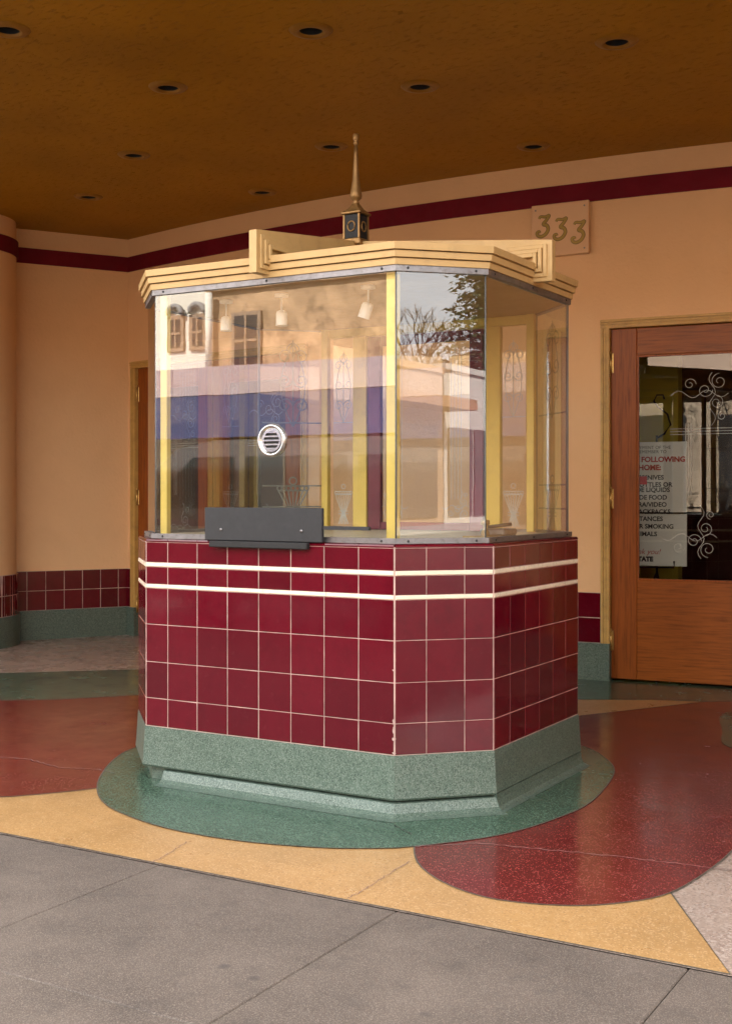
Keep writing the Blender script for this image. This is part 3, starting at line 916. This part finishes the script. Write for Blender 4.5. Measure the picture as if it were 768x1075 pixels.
# ------------------------------------------------------------------ the ticket booth
HW, CH, SD = .61, .283, .908
def octv(d):
    return [(HW - .414 * d, d), (HW + CH - d, CH + .414 * d), (HW + CH - d, CH + SD - .414 * d), (HW - .414 * d, 2 * CH + SD - d),
            (-(HW - .414 * d), 2 * CH + SD - d), (-(HW + CH - d), CH + SD - .414 * d), (-(HW + CH - d), CH + .414 * d), (-(HW - .414 * d), d)]
# faces: i -> vertex i to i+1 ; 7 = front (7->0), 0 = right front chamfer, 1 = right side ...
FRONT, RCH, RSD, RRC, REAR, LRC, LSD, LCH = 7, 0, 1, 2, 3, 4, 5, 6
def face(i, d):
    v = octv(d); a, b = v[i], v[(i + 1) % 8]
    return a, atan2(b[1] - a[1], b[0] - a[0]), sqrt((b[0] - a[0]) ** 2 + (b[1] - a[1]) ** 2)
bt = thing('ticket_booth', 'octagonal art deco ticket booth with maroon tiles, glass windows and gold finial', 'ticket booth')
def ring_piece(mb, i, do, di, z0, z1, do1=None):
    vo = octv(do); vi = octv(di); vo1 = octv(do if do1 is None else do1)
    a, b = i, (i + 1) % 8
    vs = [(*vo[a], z0), (*vo[b], z0), (*vi[b], z0), (*vi[a], z0), (*vo1[a], z1), (*vo1[b], z1), (*vi[b], z1), (*vi[a], z1)]
    mb.add(vs, [(3, 2, 1, 0), (4, 5, 6, 7), (0, 1, 5, 4), (1, 2, 6, 5), (2, 3, 7, 6), (3, 0, 4, 7)])
# rows measured at the front corner
ZR = [(.2367, .3564), (.3564, .511), (.511, .671), (.671, .826), (.8424, .9174), (.935, 1.022)]
BANDS = [(.826, .8424), (.9174, .935)]
mb = MB(); mb.prism(octv(.0022), .235, 1.0262); mb.build('grout_core', M['grout'], bt)
def rowcuts(i, L):
    if i in (FRONT, REAR):
        p_ = .155; n = 8; first = L - 7 * p_
        c = [0, .118]; c += [.118 + (L - .118) * k / 7 for k in range(1, 8)]
        return c
    if i in (RCH, LRC, RRC, LCH): return [0, L * .315, L * .705, L]
    n = 6; return [L * k / n for k in range(n + 1)]
for i in range(8):
    o_, ang, L = face(i, .0075)
    cuts = rowcuts(i, L)
    for (z0, z1) in ZR:
        for k in range(len(cuts) - 1):
            lay_tile(bt, o_[0], o_[1], ang, cuts[k], cuts[k + 1], z0, z1, M['tile'], dp=.0075)
    for (z0, z1) in BANDS:
        st = .155; n = max(1, round(L / .31))
        for k in range(n):
            lay_tile(bt, o_[0], o_[1], ang, L * k / n, L * (k + 1) / n, z0, z1, M['cream'], g=.0006, dp=.0085, name='cream_band', tilt=.001)
    # bullnose cap
    for k in range(len(cuts) - 1):
        T = frame(o_[0], o_[1], ang)
        u0, u1 = cuts[k] + .0012, cuts[k + 1] - .0012
        prof = [(.05, 1.0235), (-.0078, 1.0235), (-.0078, 1.0285), (-.0055, 1.033), (-.001, 1.0355), (.05, 1.037)]
        vs = [(u, y, z) for u in (u0, u1) for (y, z) in prof]
        n = len(prof)
        mb = MB(); mb.add(vs, [tuple(range(n)), tuple(range(2 * n - 1, n - 1, -1))] + [(q, (q + 1) % n, n + (q + 1) % n, n + q) for q in range(n)], T)
        mb.build('bullnose_tile', M['tile'], bt)
mb = MB(); mb.prism(octv(.058), 1.026, 1.045); mb.build('counter', M['counter'], bt)
# base: slightly flared skirt, undercut, then a coved toe in front
mb = MB()
prof = [(.02, .2355), (-.0015, .2355), (-.004, .20), (-.010, .10), (-.013, .074), (-.008, .066), (.03, .062)]
n = len(prof)
rings = [octv(d) for d, z in prof]
vs = []; fs = []
for (d, z), rg in zip(prof, rings):
    vs += [(*p_, z) for p_ in rg]
for q in range(n - 1):
    for k in range(8):
        fs.append((q * 8 + k, q * 8 + (k + 1) % 8, q * 8 + 8 + (k + 1) % 8, q * 8 + 8 + k))
mb.add(vs, fs)
skirt = mb.build('base', M['green_base'], bt)
def cove(mb, faces_, prof):
    for i in faces_:
        rr_ = [octv(d) for d, z in prof]
        vs = []
        for (d, z), rg in zip(prof, rr_):
            vs += [((-.50, rg[i][1], z) if i == FRONT else (*rg[i], z)), (*rg[(i + 1) % 8], z)]
        n = len(prof)
        mb.add(vs, [(2 * q, 2 * q + 1, 2 * q + 3, 2 * q + 2) for q in range(n - 1)])
        mb.add(vs, [tuple(range(0, 2 * n, 2)), tuple(range(2 * n - 1, 0, -2))])
mb = MB(); mb.prism(octv(.03), .0052, .063); mb.build('plinth', M['green_base'], bt)
mb = MB(); cove(mb, (FRONT, RCH), [(.05, .058), (.006, .058), (-.010, .055), (-.016, .044), (-.026, .022), (-.044, .011), (-.075, .0052), (.05, .0052)]); mb.build('toe', M['green_base'], bt)
mb = MB(); cove(mb, (RSD, RRC), [(.05, .06), (-.0122, .0675), (-.0132, .045), (-.02, .02), (-.034, .009), (-.05, .0052), (.05, .0052)]); mb.build('cove', M['green_base'], bt)

# metal sill and head strips
for i in range(8):
    mb = MB(); ring_piece(mb, i, .026, .060, 1.0375, 1.058); mb.build('sill_strip', M['zinc'], bt)
    mb = MB(); ring_piece(mb, i, .030, .060, 2.081, 2.104); mb.build('head_strip', M['zinc'], bt)
    o_, ang, L = face(i, .03); T = frame(o_[0], o_[1], ang)
    mb = MB()
    for u in ([.06, L * .5, L - .06] if L > .6 else [.05, L - .05]):
        mb.lathe([(.005, 0), (.004, -.003), (.001, -.0035)], 8, lambda p, u=u: T((u + p[0], p[2], 2.093 + p[1])))
        mb.lathe([(.005, 0), (.004, -.003), (.001, -.0035)], 8, lambda p, u=u: T((u + p[0], -.004 + p[2], 1.047 + p[1])))
    mb.build('screw', M['iron'], bt)
# panes and posts
GD = .042
panes = {}
for i in (FRONT, RCH, RSD, RRC, LRC, LSD, LCH):
    o_, ang, L = face(i, GD); T = frame(o_[0], o_[1], ang)
    mb = MB(); mb.box(.004, L - .004, 0, .006, 1.046, 2.092, T); panes[i] = mb.build('window_pane', M['glass'], bt)
for k in range(8):
    v = octv(GD + .004)[k]
    mb = MB(); rb = .0035 if k in (7, 0, 1, 6) else .0065
    mb = MB(); mb.lathe([(rb, 1.058), (rb, 2.081)], 8, lambda p, v=v: (p[0] + v[0], p[1] + v[1], p[2]), True, True)
    mb.build('corner_bead', M['bead'], bt)
# yellow posts inside the corners
def post(x, y, ang, w_, d_):
    T = frame(x, y, ang)
    mb = MB(); mb.box(-w_ / 2, w_ / 2, -d_ / 2, d_ / 2, 1.046, 2.10, T, .003); mb.build('corner_post', M['yellowpaint'], bt)
vg = octv(GD + .033)
post(vg[0][0] - .012, vg[0][1] - .008, radians(0), .046, .03)
post(vg[7][0] + .022, vg[7][1] - .005, radians(0), .036, .03)
post(vg[3][0], vg[3][1], 0, .038, .035); post(vg[4][0], vg[4][1], 0, .038, .035)
# rear wall: jambs, lights and a maroon door
yr = 2 * CH + SD - GD
def rbox(name, x0, x1, z0, z1, mat, y0=yr - .035, y1=yr, bev=.003, parent=bt):
    mb = MB(); mb.box(x0, x1, y0, y1, z0, z1, None, bev); return mb.build(name, mat, parent)
for sg_ in (-1, 1):
    a, b = sorted((sg_ * .333, sg_ * .415)); rbox('jamb', a, b, 1.046, 2.04, M['yellowpaint'])
    a, b = sorted((sg_ * .415, sg_ * .545))
    T = frame(a, yr - .018, 0)
    mb = MB(); mb.box(.001, b - a - .001, 0, .005, 1.046, 2.04, T); pn = mb.build('rear_pane', M['glass'], bt)
    cx = (b - a) / 2
    etch(motif_tall(cx, 1.78, .36, .10) + motif_vase(cx, 1.07, .20, .10) + [[(.005, 1.60), (b - a - .005, 1.60)]], T, pn, .004)
rbox('rear_rail', -.58, .58, 2.0405, 2.085, M['yellowpaint'], yr - .04, yr + .002)
rd = rbox('rear_door', -.325, -.252, 1.046, 2.035, M['maroonwood'])
rbox('stile', .252, .325, 1.046, 2.035, M['maroonwood'], parent=rd)
rbox('rail', -.2515, .2515, 1.046, 1.085, M['maroonwood'], yr - .034, yr - .001, parent=rd)
rbox('rail', -.2515, .2515, 1.985, 2.035, M['maroonwood'], yr - .034, yr - .001, parent=rd)
T = frame(-.251, yr - .02, 0)
mb = MB(); mb.box(0, .502, 0, .005, 1.086, 1.984, T); dp = mb.build('door_pane', M['glass'], rd)
# etched ornaments, on the rear corner panes and the booth door's glass
for i in (RRC, LRC):
    o_, ang, L = face(i, GD); T = frame(o_[0], o_[1], ang)
    etch(motif_tall(L * .5, 1.80, .44, .15) + motif_vase(L * .5, 1.06, .24, .16) + [[(.02, 1.60), (L - .02, 1.60)], [(.02, 1.27), (L - .02, 1.27)], [(.02, 1.16), (L - .02, 1.16)]], T, panes[i], .0075, mat=M['etchbacklit'])
T = frame(-.251, yr - .022, 0)
etch(motif_corner(.50, 1.10, .17, 1, -1) + motif_corner(0.0, 1.10, .17, -1, -1) + [[(.02 + .02 * k, 1.10), (.02 + .02 * k, 1.95)] for k in range(6)] + [[(.40 + .018 * k, 1.2), (.40 + .018 * k, 1.95)] for k in range(4)], T, dp, .0022)
# ceiling board inside
mb = MB(); mb.prism(octv(.06), 2.086, 2.10); mb.build('inner_ceiling', paint('inner_ceiling_tan', (.34, .215, .07), .7, .1, 5, 60, .1), bt)
# cornice: three stepped tiers, mitred at each corner
TI = [(.022, 2.1045, 2.1280), (.011, 2.1322, 2.1560), (0.0, 2.1602, 2.187)]
for i in range(8):
    mb = MB(); ring_piece(mb, i, .034, .068, 2.105, 2.180); mb.build('cornice_shadow_core', M['roof'], bt)  # dark-coloured core, paints in the shadow lines between the tiers
for i in range(8):
    for (d, z0, z1) in TI:
        mb = MB(); ring_piece(mb, i, d + .002, .07, z0, z1, d); mb.build('cornice_tier', M['fascia'], bt)
# low hipped roof
mb = MB()
v = octv(.066)
mb.add([(*p_, 2.18) for p_ in v] + [(0, .737, 2.30)], [(k, (k + 1) % 8, 8) for k in range(8)])
mb.build('roof', M['roof'], bt)
# four fins meeting at the finial: stepped end plates with nested mouldings
CXB, CYB = 0.0, .737
def fin(ang, reach, ln):
    # local: x runs outwards from the centre, y across
    T = frame(CXB, CYB, ang)
    t0 = .018
    out = ln
    mb = MB()
    vs = []
    for y in (-t0, t0):
        vs += [(.03, y, 2.24), (out - .20, y, 2.19), (out - .10, y, 2.115), (out, y, 2.113), (out, y, 2.283), (.03, y, 2.372)]
    mb.add(vs, [(0, 1, 2, 3, 4, 5), (11, 10, 9, 8, 7, 6)] + [(k, (k + 1) % 6, 6 + (k + 1) % 6, 6 + k) for k in range(6)], T)
    f_ = mb.build('roof_fin', M['fascia'], bt)
    # nested mouldings on both sides: each step a bit prouder and smaller
    for sgn in (-1, 1):
        for k in range(3):
            ins = .022 + .020 * k
            x1 = out - ins; x0 = out - .205
            zt = 2.283 - ins * .9 + .004; zb = 2.113 + .018 + .0205 * k
            y0 = sgn * t0; y1 = sgn * (t0 + .008 * (k + 1))
            ya, yb = sorted((y0, y1))
            w_ = .0165
            mb = MB()
            mb.box(x1 - w_, x1, ya, yb, zb, zt, T, .0015)             # upright
            mb.box(x0, x1 - w_ - .0003, ya, yb - .0004, zt - w_, zt, T, .0015)   # upper arm
            mb.box(out - .115 , x1 - w_ - .0003, ya, yb - .0004, zb, zb + w_, T, .0015)   # lower arm
            mb.build('fin_moulding', M['fascia'], f_)
fin(-pi / 2, 0, .737 + .065); fin(0, 0, .957); fin(pi, 0, .957); fin(pi / 2, 0, .737 + .065)
# finial
fi = Matrix.Identity(4)
Tf = frame(CXB, CYB, radians(0))
mb = MB(); s_ = .039
mb.box(-s_ - .008, s_ + .008, -s_ - .008, s_ + .008, 2.355, 2.385, Tf, .004)
fin_base = mb.build('finial', M['gold'], bt)
mb = MB(); mb.box(-s_, s_, -s_, s_, 2.3853, 2.495, Tf, .003); mb.build('pedestal', M['black'], fin_base)
mb = MB()
for sx in (-1, 1):
    for sy in (-1, 1):
        mb.box(sx * s_ - .004, sx * s_ + .004, sy * s_ - .004, sy * s_ + .004, 2.3856, 2.4948, Tf)
mb.build('edge_trim', M['gold'], fin_base)
for an in (0, pi / 2, pi, 3 * pi / 2):
    T2 = frame(CXB, CYB, an)
    mb = MB()
    mb.tube([T2((.019 * cos(2 * pi * k / 20), -s_ - .002, 2.440 + .022 * sin(2 * pi * k / 20))) for k in range(21)], .0035, 6)
    mb.build('ring', M['gold'], fin_base)
Tq = lambda p: Tf(p)
mb = MB()
mb.box(-s_ - .012, s_ + .012, -s_ - .012, s_ + .012, 2.4953, 2.507, Tf, .003)
mb.build('cap_plate', M['gold'], fin_base)
mb = MB()
mb.add([(-.046, -.046, 2.5073), (.046, -.046, 2.5073), (.046, .046, 2.5073), (-.046, .046, 2.5073), (-.026, -.026, 2.525), (.026, -.026, 2.525), (.026, .026, 2.525), (-.026, .026, 2.525), (-.010, -.010, 2.552), (.010, -.010, 2.552), (.010, .010, 2.552), (-.010, .010, 2.552)],
       [(0, 1, 5, 4), (1, 2, 6, 5), (2, 3, 7, 6), (3, 0, 4, 7), (4, 5, 9, 8), (5, 6, 10, 9), (6, 7, 11, 10), (7, 4, 8, 11), (8, 9, 10, 11), (3, 2, 1, 0)], Tf)
mb.build('collar', M['gold'], fin_base)
mb = MB()
mb.lathe([(.012, 2.545), (.016, 2.552), (.011, 2.558), (.013, 2.563), (.024, 2.572), (.0265, 2.585), (.024, 2.602), (.019, 2.63), (.0155, 2.66), (.012, 2.71), (.0095, 2.77), (.008, 2.815)], 24, Tf, True, True,
         lambda a, z: 1 + (.13 * abs(cos(4 * a)) - .06 if 2.565 < z < 2.8 else 0))
mb.lathe([(.008, 2.815), (.012, 2.822), (.012, 2.828), (.0075, 2.833), (.0135, 2.838), (.0145, 2.845), (.0145, 2.862), (.011, 2.867), (.001, 2.868)], 20, Tf)
mb.build('spindle', M['gold'], fin_base)

# speaking grille in the front pane
gx, gz = .022, 1.23 + (518 - 462) / FPX * 4.98
gy = GD
TG = lambda p: (gx + p[0], gy - p[2], gz + p[1])       # local z towards the street
mb = MB(); mb.lathe([(.042, .0), (.068, .0), (.069, .004), (.066, .012), (.060, .016), (.054, .013), (.050, .006), (.044, .005), (.042, .0)], 40, TG)
gr = mb.build('speaking_grille', M['chrome'], bt)
mb = MB(); mb.lathe([(.001, .002), (.050, .002)], 32, TG); mb.build('grille_back', M['black'], gr)
for k in range(-2, 3):
    zz = k * .0165; hw_ = sqrt(max(.0, .044 ** 2 - zz ** 2))
    mb = MB()
    for q in range(4):
        pass
    mb.box(-hw_, hw_, -.0045 + zz, .0045 + zz, .0025, .010, TG, .002)
    mb.build('slat', M['chrome'], gr)
mb = MB(); mb.lathe([(.046, .004), (.046, .0095), (.038, .0095), (.038, .004)], 32, TG, False); mb.build('inner_ring', M['chrome'], gr)

# dark transaction board on the counter in front of the window
bo = MB(); bx0, bx1 = -.285, .290
kz0, kz1 = 1.23 + (518 - 568.5) / FPX * 4.97, 1.23 + (518 - 533) / FPX * 4.97
bo.box(bx0, bx1, -.010, .010, kz0, kz1, None, .003)
bd = bo.build('transaction_board', M['slate'], bt)
mb = MB(); mb.box(-.245, .235, -.034, -.009, 1.010, kz0 - .001, None, .003); mb.build('board_foot', M['black'], bd)
mb = MB()
for u in (-.20, .195):
    mb.lathe([(.007, 0), (.006, .003), (.001, .004)], 10, lambda p, u=u: (u + p[0], -.010 - p[2], kz0 + .045 + p[1]))
mb.build('bolt', M['zinc'], bd)
mb = MB(); mb.box(.292, .50, -.004, .012, 1.088, 1.102); mb.build('slide_rail', M['slate'], bd)

# things inside the booth
def lamp(x, y, tilt, label):
    d = thing('spot_lamp', label, 'lamp', (x, y, 2.0), 'white spot lamps inside the booth')
    zc_ = 2.0855
    mb = MB(); mb.lathe([(.03, 0), (.03, -.012), (.006, -.016)], 16, lambda p: (x + p[0], y + p[1], zc_ + p[2]), True, True); mb.build('canopy', M['whitepaint'], d)
    mb = MB(); mb.tube([(x, y, zc_ - .012), (x, y, zc_ - .07)], .004); mb.build('stem', M['whitepaint'], d)
    R_ = Matrix.Rotation(tilt, 3, 'Y')
    def TT(p):
        q = R_ @ Vector(p); return (x + q.x, y + q.y, zc_ - .07 + q.z)
    mb = MB(); mb.lathe([(.010, .0), (.020, -.004), (.024, -.015), (.025, -.062), (.026, -.066), (.022, -.064), (.020, -.02)], 20, TT); mb.build('shade', M['whitepaint'], d)
lamp(-.11, .30, 0.0, 'white spot lamp hanging straight, middle of the three in the booth')
lamp(.32, .30, .35, 'white spot lamp tilted sideways, rightmost of the three in the booth')
lamp(-.42, .32, 0.0, 'white spot lamp hanging nearest to the left corner of the booth')
cd = thing('coin_tray', 'small dark brass coin fitting on counter behind the right side window', 'fitting', (.74, .62, 1.045))
mb = MB(); mb.box(.66, .82, .48, .72, 1.0455, 1.056, None, .003); mb.build('plate', M['brass'], cd)
mb = MB(); mb.box(.70, .81, .56, .70, 1.0565, 1.084, None, .006); mb.build('box', M['zinc'], cd)
mb = MB(); mb.lathe([(.020, 1.0565), (.017, 1.075), (.008, 1.083), (.008, 1.098), (.020, 1.104), (.018, 1.120), (.001, 1.124)], 14, lambda p: (.745 + p[0], .52 + p[1], p[2])); mb.build('knob', M['gold'], cd)
mb = MB(); mb.tube([(.72, .60, 1.09), (.80, .66, 1.102)], .008); mb.build('lever', M['iron'], cd)
# chipped glaze along the front corner
rr = random.Random(11)
for z, h_ in ((.365, .026), (.335, .034), (.30, .018), (.245, .014), (.56, .010)):
    mb = MB(); vs = []
    n = 9
    for q in range(n):
        a = 2 * pi * q / n; vs.append((HW - .003 + rr.uniform(.5, 1.1) * .007 * cos(a), -.0012 + (.004 if cos(a) > .2 else 0), z + rr.uniform(.6, 1.1) * h_ * sin(a) / 2))
    mb.add(vs, [tuple(range(n))]); mb.build('chip', M['grout'], bt)

# ------------------------------------------------------------------ across the street (seen in the glass)
def building(x0, x1, y0, y1, h, mat, label, par=.25, loc=None):
    b = thing('street_building', label, 'building', ((x0 + x1) / 2, y0, 0), 'buildings across the street')
    mb = MB(); mb.box(x0, x1, y1, y0, -.1, h); mb.build('wall', mat, b)
    mb = MB(); mb.box(x0 - .05, x1 - .02, y1 - .1, y0 + .12, h + .002, h + par); mb.build('parapet', mat, b)
    return b
def bwin(b, x0, x1, z0, z1, yf, hood=False):
    mb = MB(); mb.box(x0 - .1, x1 + .1, yf + .002, yf + .07, z0 - .1, z1 + .1); f_ = mb.build('window', winframe, b)
    mb = MB(); mb.box(x0, x1, yf + .071, yf + .075, z0, z1); mb.build('pane', darkglass, f_)
    mb = MB(); mb.box((x0 + x1) / 2 - .03, (x0 + x1) / 2 + .03, yf + .076, yf + .09, z0, z1); mb.box(x0, x1, yf + .076, yf + .092, (z0 + z1) / 2 - .03, (z0 + z1) / 2 + .03); mb.build('bar', winframe, f_)
    if hood:
        mb = MB(); mb.tube([((x0 + x1) / 2 + (x1 - x0) * .75 * cos(pi - pi * k / 10), yf + .1, z1 + .12 + .22 * sin(pi * k / 10)) for k in range(11)], .07, 6); mb.build('hood', stonegrey, f_)
winframe = paint('window_frame_brown', (.30, .21, .15), .7, .15, 3, 50, .1)
darkglass = paint('dark_window', (.035, .035, .04), .3, .2, 3, 50, 0)
stonegrey = paint('hood_grey', (.25, .25, .26), .8, .1, 3, 50, .1)
creamw = paint('cream_stucco', (.76, .72, .65), .8, .05, .8, 8, .2)
brownw = paint('tan_stucco', (.50, .33, .20), .85, .35, 1.6, 6, .4, dirt=(.14, .09, .06), dirt_amt=.8)
pinkw = paint('pink_stucco', (.30, .21, .155), .85, .12, .7, 8, .2)
palew = paint('pale_stucco', (.42, .41, .40), .85, .08, .7, 8, .2)
b1 = building(-30, -15.75, -20, -30, 8.6, creamw, 'cream two storey building reflected at the left of the front glass')
for x in (-22.5, -20.5, -18.4, -16.75, -16.05): bwin(b1, x - .16, x + .16, 4.85, 5.55, -20, True)
b2 = building(-15.74, -4.5, -20, -30, 6.15, brownw, 'weathered tan stucco building reflected in the middle of the front glass')
for x in (-14.6,): bwin(b2, x - .33, x + .33, 4.3, 5.5, -20)
for bb, x0, x1 in ((b1, -30, -15.76), (b2, -15.74, -4.5)):
    mb = MB(); mb.box(x0, x1, -19.98, -18.6, 3.5, 4.15); mb.build('canopy', paint('mauve_canopy', (.46, .37, .40), .7, .08, 1, 20, .1), bb)
    mb = MB()
    mb.add([(x0, -18.55, 3.48), (x1, -18.55, 3.48), (x1, -18.3, 2.5), (x0, -18.3, 2.5), (x0, -19.9, 3.48), (x1, -19.9, 3.48)], [(0, 1, 2, 3), (0, 1, 5, 4)])
    mb.build('awning', paint('navy_awning', (.032, .046, .135), .8, .1, 1, 20, .1), bb)
    for k in range(int((x1 - x0) / 3)):
        mb = MB(); mb.box(x0 + k * 3 + .2, x0 + k * 3 + 2.7, -19.97, -19.93, .5, 2.6); mb.build('shop_window', darkglass, bb)
mb = MB(); mb.tube([(-15.6, -19.8, 4.2), (-15.6, -19.8, 6.1)], .09, 8); mb.build('drainpipe', creamw, b2)
rosew = paint('rose_stucco', (.50, .37, .29), .85, .12, .7, 8, .2)
b3 = building(-4.4, 20, -20, -30, 6.6, rosew, 'tall pink stucco building faintly reflected in the right door')
for k in range(3, 8): bwin(b3, -3.4 + k * 3, -2.2 + k * 3, 4.4, 5.8, -20)
for k in range(7):
    mb = MB(); mb.box(-4 + k * 3.4, -1.4 + k * 3.4, -19.97, -19.93, .5, 3.2); mb.build('shop_window', darkglass, b3)
b4 = building(20.1, 40.6, -20, -30, 6.0, pinkw, 'pink stucco shop reflected low in the corner glass')
mb = MB(); mb.box(20.1, 40.6, -19.98, -18.5, 4.5, 4.9); mb.build('canopy', paint('wood_canopy', (.3, .17, .1), .7, .1, 1, 20, .1), b4)
b5 = building(40.7, 60, -20, -30, 6.2, palew, 'pale shop with dark windows reflected right in the corner glass')
for k in range(5):
    mb = MB(); mb.box(41 + k * 2.4, 43.2 + k * 2.4, -19.97, -19.93, .3, 3.9); mb.build('shop_window', darkglass, b5)
for k in range(6):
    mb = MB(); mb.box(21 + k * 3.2, 24.0 + k * 3.2, -19.97, -19.93, .3, 3.9); mb.build('shop_window', darkglass, b4)

# parked van at the near kerb
van = thing('parked_van', 'dark parked van reflected low in the booth front glass', 'van', (-3.8, -6.2, -.13))
vpaint = paint('van_paint', (.20, .21, .23), .2, .05, 1, 20, 0, metal=.4)
def vsec(mb, prof, y0, y1): 
    n = len(prof)
    vs = [(x, y0, z) for x, z in prof] + [(x, y1, z) for x, z in prof]
    mb.add(vs, [tuple(range(n)), tuple(range(2 * n - 1, n - 1, -1))] + [(k, (k + 1) % n, n + (k + 1) % n, n + k) for k in range(n)])
mb = MB(); vsec(mb, [(-6.5, .25), (-6.6, .6), (-6.5, .9), (-5.7, 1.03), (-1.2, 1.05), (-1.1, .6), (-1.15, .25)], -7.15, -5.25); mb.build('body', vpaint, van)
mb = MB(); vsec(mb, [(-5.7, 1.031), (-4.85, 1.66), (-4.4, 1.74), (-1.9, 1.74), (-1.4, 1.6), (-1.2, 1.051)], -7.05, -5.35); vt = mb.build('cabin', vpaint, van)
vg_ = paint('van_glass', (.03, .045, .05), .06, .1, 1, 20, 0)
for a, b in ((-5.25, -4.15), (-4.05, -2.9), (-2.8, -1.6)):
    mb = MB(); za = 1.34 if a < -5 else 1.58
    mb.add([(a, -5.345, 1.08), (b, -5.345, 1.08), (b, -5.345, 1.58), (a + (.6 if a < -5 else .02), -5.345, 1.58)], [(0, 1, 2, 3)]); mb.build('side_window', vg_, vt)
mb = MB(); mb.add([(-5.66, -6.95, 1.08), (-5.66, -5.45, 1.08), (-4.93, -5.5, 1.62), (-4.93, -6.9, 1.62)], [(0, 1, 2, 3)]); mb.build('windscreen', vg_, vt)
tyre = paint('tyre', (.02, .02, .02), .8, .1, 5, 50, .2)
for x in (-5.7, -2.1):
    for y in (-7.1, -5.28):
        TW = lambda p, x=x, y=y: (x + p[0], y + p[2], .2 + p[1])
        mb = MB(); mb.lathe([(.2, -.1), (.31, -.1), (.33, -.06), (.33, .06), (.31, .1), (.2, .1), (.2, -.1)], 24, TW); wh = mb.build('wheel', tyre, van)
        mb = MB(); mb.lathe([(.001, .09), (.12, .085), (.2, .06)], 20, TW); mb.build('rim', M['chrome'], wh)
for y in (-6.9, -5.5):
    mb = MB(); mb.lathe([(.001, 0), (.08, .01), (.1, .03)], 14, lambda p, y=y: (-6.57 + p[2], y + p[0], .72 + p[1])); mb.build('headlight', M['chrome'], van)

# trees over the roofs
bark = paint('bark', (.09, .065, .05), .9, .2, 2, 20, .3)
leafm = paint('conifer_leaf', (.05, .075, .03), .7, .3, .7, 20, 0)
palmm = paint('palm_leaf', (.04, .05, .022), .7, .3, .7, 20, 0)
def bare_tree(x, y, h, label, seed):
    rr = random.Random(seed)
    t_ = thing('bare_tree', label, 'tree', (x, y, -.1))
    mb = MB(); mb.tube([(x, y, -.15), (x + .1, y, h * .3), (x + .2, y + .1, h * .5)], .22, 8, None, .13); mb.build('trunk', bark, t_)
    mb = MB()
    def br(p, d, l, r, dep):
        q = p + d * l
        m_ = p + d * l * .5 + Vector((rr.uniform(-1, 1), rr.uniform(-1, 1), rr.uniform(-.5, .5))) * l * .08
        mb.tube([tuple(p), tuple(m_), tuple(q)], r, 4, None, r * .6)
        if dep == 0: return
        for _ in range(3 if dep > 1 else 4):
            nd_ = (d + Vector((rr.uniform(-1, 1), rr.uniform(-1, 1), rr.uniform(-.35, .6))) * .75).normalized()
            br(p + d * l * rr.uniform(.5, 1), nd_, l * rr.uniform(.6, .8), r * .58, dep - 1)
    for _ in range(6):
        d = Vector((rr.uniform(-1, 1), rr.uniform(-1, 1), rr.uniform(.5, 1.3))).normalized()
        br(Vector((x + .15, y + .05, h * rr.uniform(.3, .5))), d, h * .24, .12, 4)
    mb.build('crown', bark, t_)
def ray(pxx, k):
    """ground point seen by reflection in the right front chamfer at photo column pxx, k metres away"""
    t_ = (pxx - 384) / FPX
    return (.75 + k * (.506 * t_ + .8625), .14 + k * (.8625 * t_ - .506))
q = ray(438, 58); bare_tree(q[0], q[1], 11.2, 'bare leafless tree reflected in the corner glass', 3)
q = ray(425, 64); bare_tree(q[0], q[1], 9.4, 'second bare tree low over the roofs in the corner glass', 5)
q = ray(470, 66); bare_tree(q[0], q[1], 8.6, 'thin bare tree right of the middle in the corner glass', 9)
q = ray(512, 56)
ct = thing('cedar_tree', 'dark layered cedar reflected at right edge of the corner glass', 'tree', (q[0], q[1], -.1))
mb = MB(); mb.tube([(q[0], q[1], -.15), (q[0], q[1], 17)], .35, 8, None, .05); mb.build('trunk', bark, ct)
rr = random.Random(4); mb = MB()
for k in range(26):
    z = 6.4 + k * .42; a0 = rr.uniform(0, 6.28)
    for b_ in range(5):
        a = a0 + b_ * 2 * pi / 5 + rr.uniform(-.4, .4); ln = (17.5 - z) * .30 * rr.uniform(.6, 1.1)
        for s_ in range(46):
            f_ = (s_ + 1) / 46; c_ = Vector((q[0] + cos(a) * ln * f_, q[1] + sin(a) * ln * f_, z - .5 * f_ * f_ * ln * .35)) + Vector((rr.uniform(-.3, .3), rr.uniform(-.3, .3), rr.uniform(-.12, .12)))
            e = .27
            vs = [tuple(c_ + Vector((rr.uniform(-e, e), rr.uniform(-e, e), rr.uniform(-e * .5, e * .5)))) for _ in range(3)]
            mb.add(vs, [(0, 1, 2)])
mb.build('crown', leafm, ct)
q = ray(494, 60)
pt = thing('palm_tree', 'dark palm crown reflected low beside the cedar in the corner glass', 'tree', (q[0], q[1], -.1))
mb = MB(); mb.tube([(q[0], q[1], -.15), (q[0], q[1], 7.6)], .28, 8, None, .22); mb.build('trunk', bark, pt)
mb = MB()
for k in range(46):
    a = rr.uniform(0, 6.28); el = rr.uniform(-.5, 1.2)
    d = Vector((cos(a) * cos(el), sin(a) * cos(el), sin(el)))
    P = [Vector((q[0], q[1], 7.6)) + d * (1.9 * f_ / 6) + Vector((0, 0, -.9 * (f_ / 6) ** 2)) for f_ in range(7)]
    sdv = d.cross(Vector((0, 0, 1))).normalized()
    for i in range(6):
        for sg_ in (-1, 1):
            for h_ in (0, .5):
                c_ = P[i] + (P[i + 1] - P[i]) * h_  # leaflets along the rib
                mb.add([tuple(c_), tuple(c_ + (P[i + 1] - P[i]) * .4), tuple(c_ + sdv * sg_ * .32 + Vector((0, 0, -.12)) + d * .15)], [(0, 1, 2)])
mb.build('crown', palmm, pt)
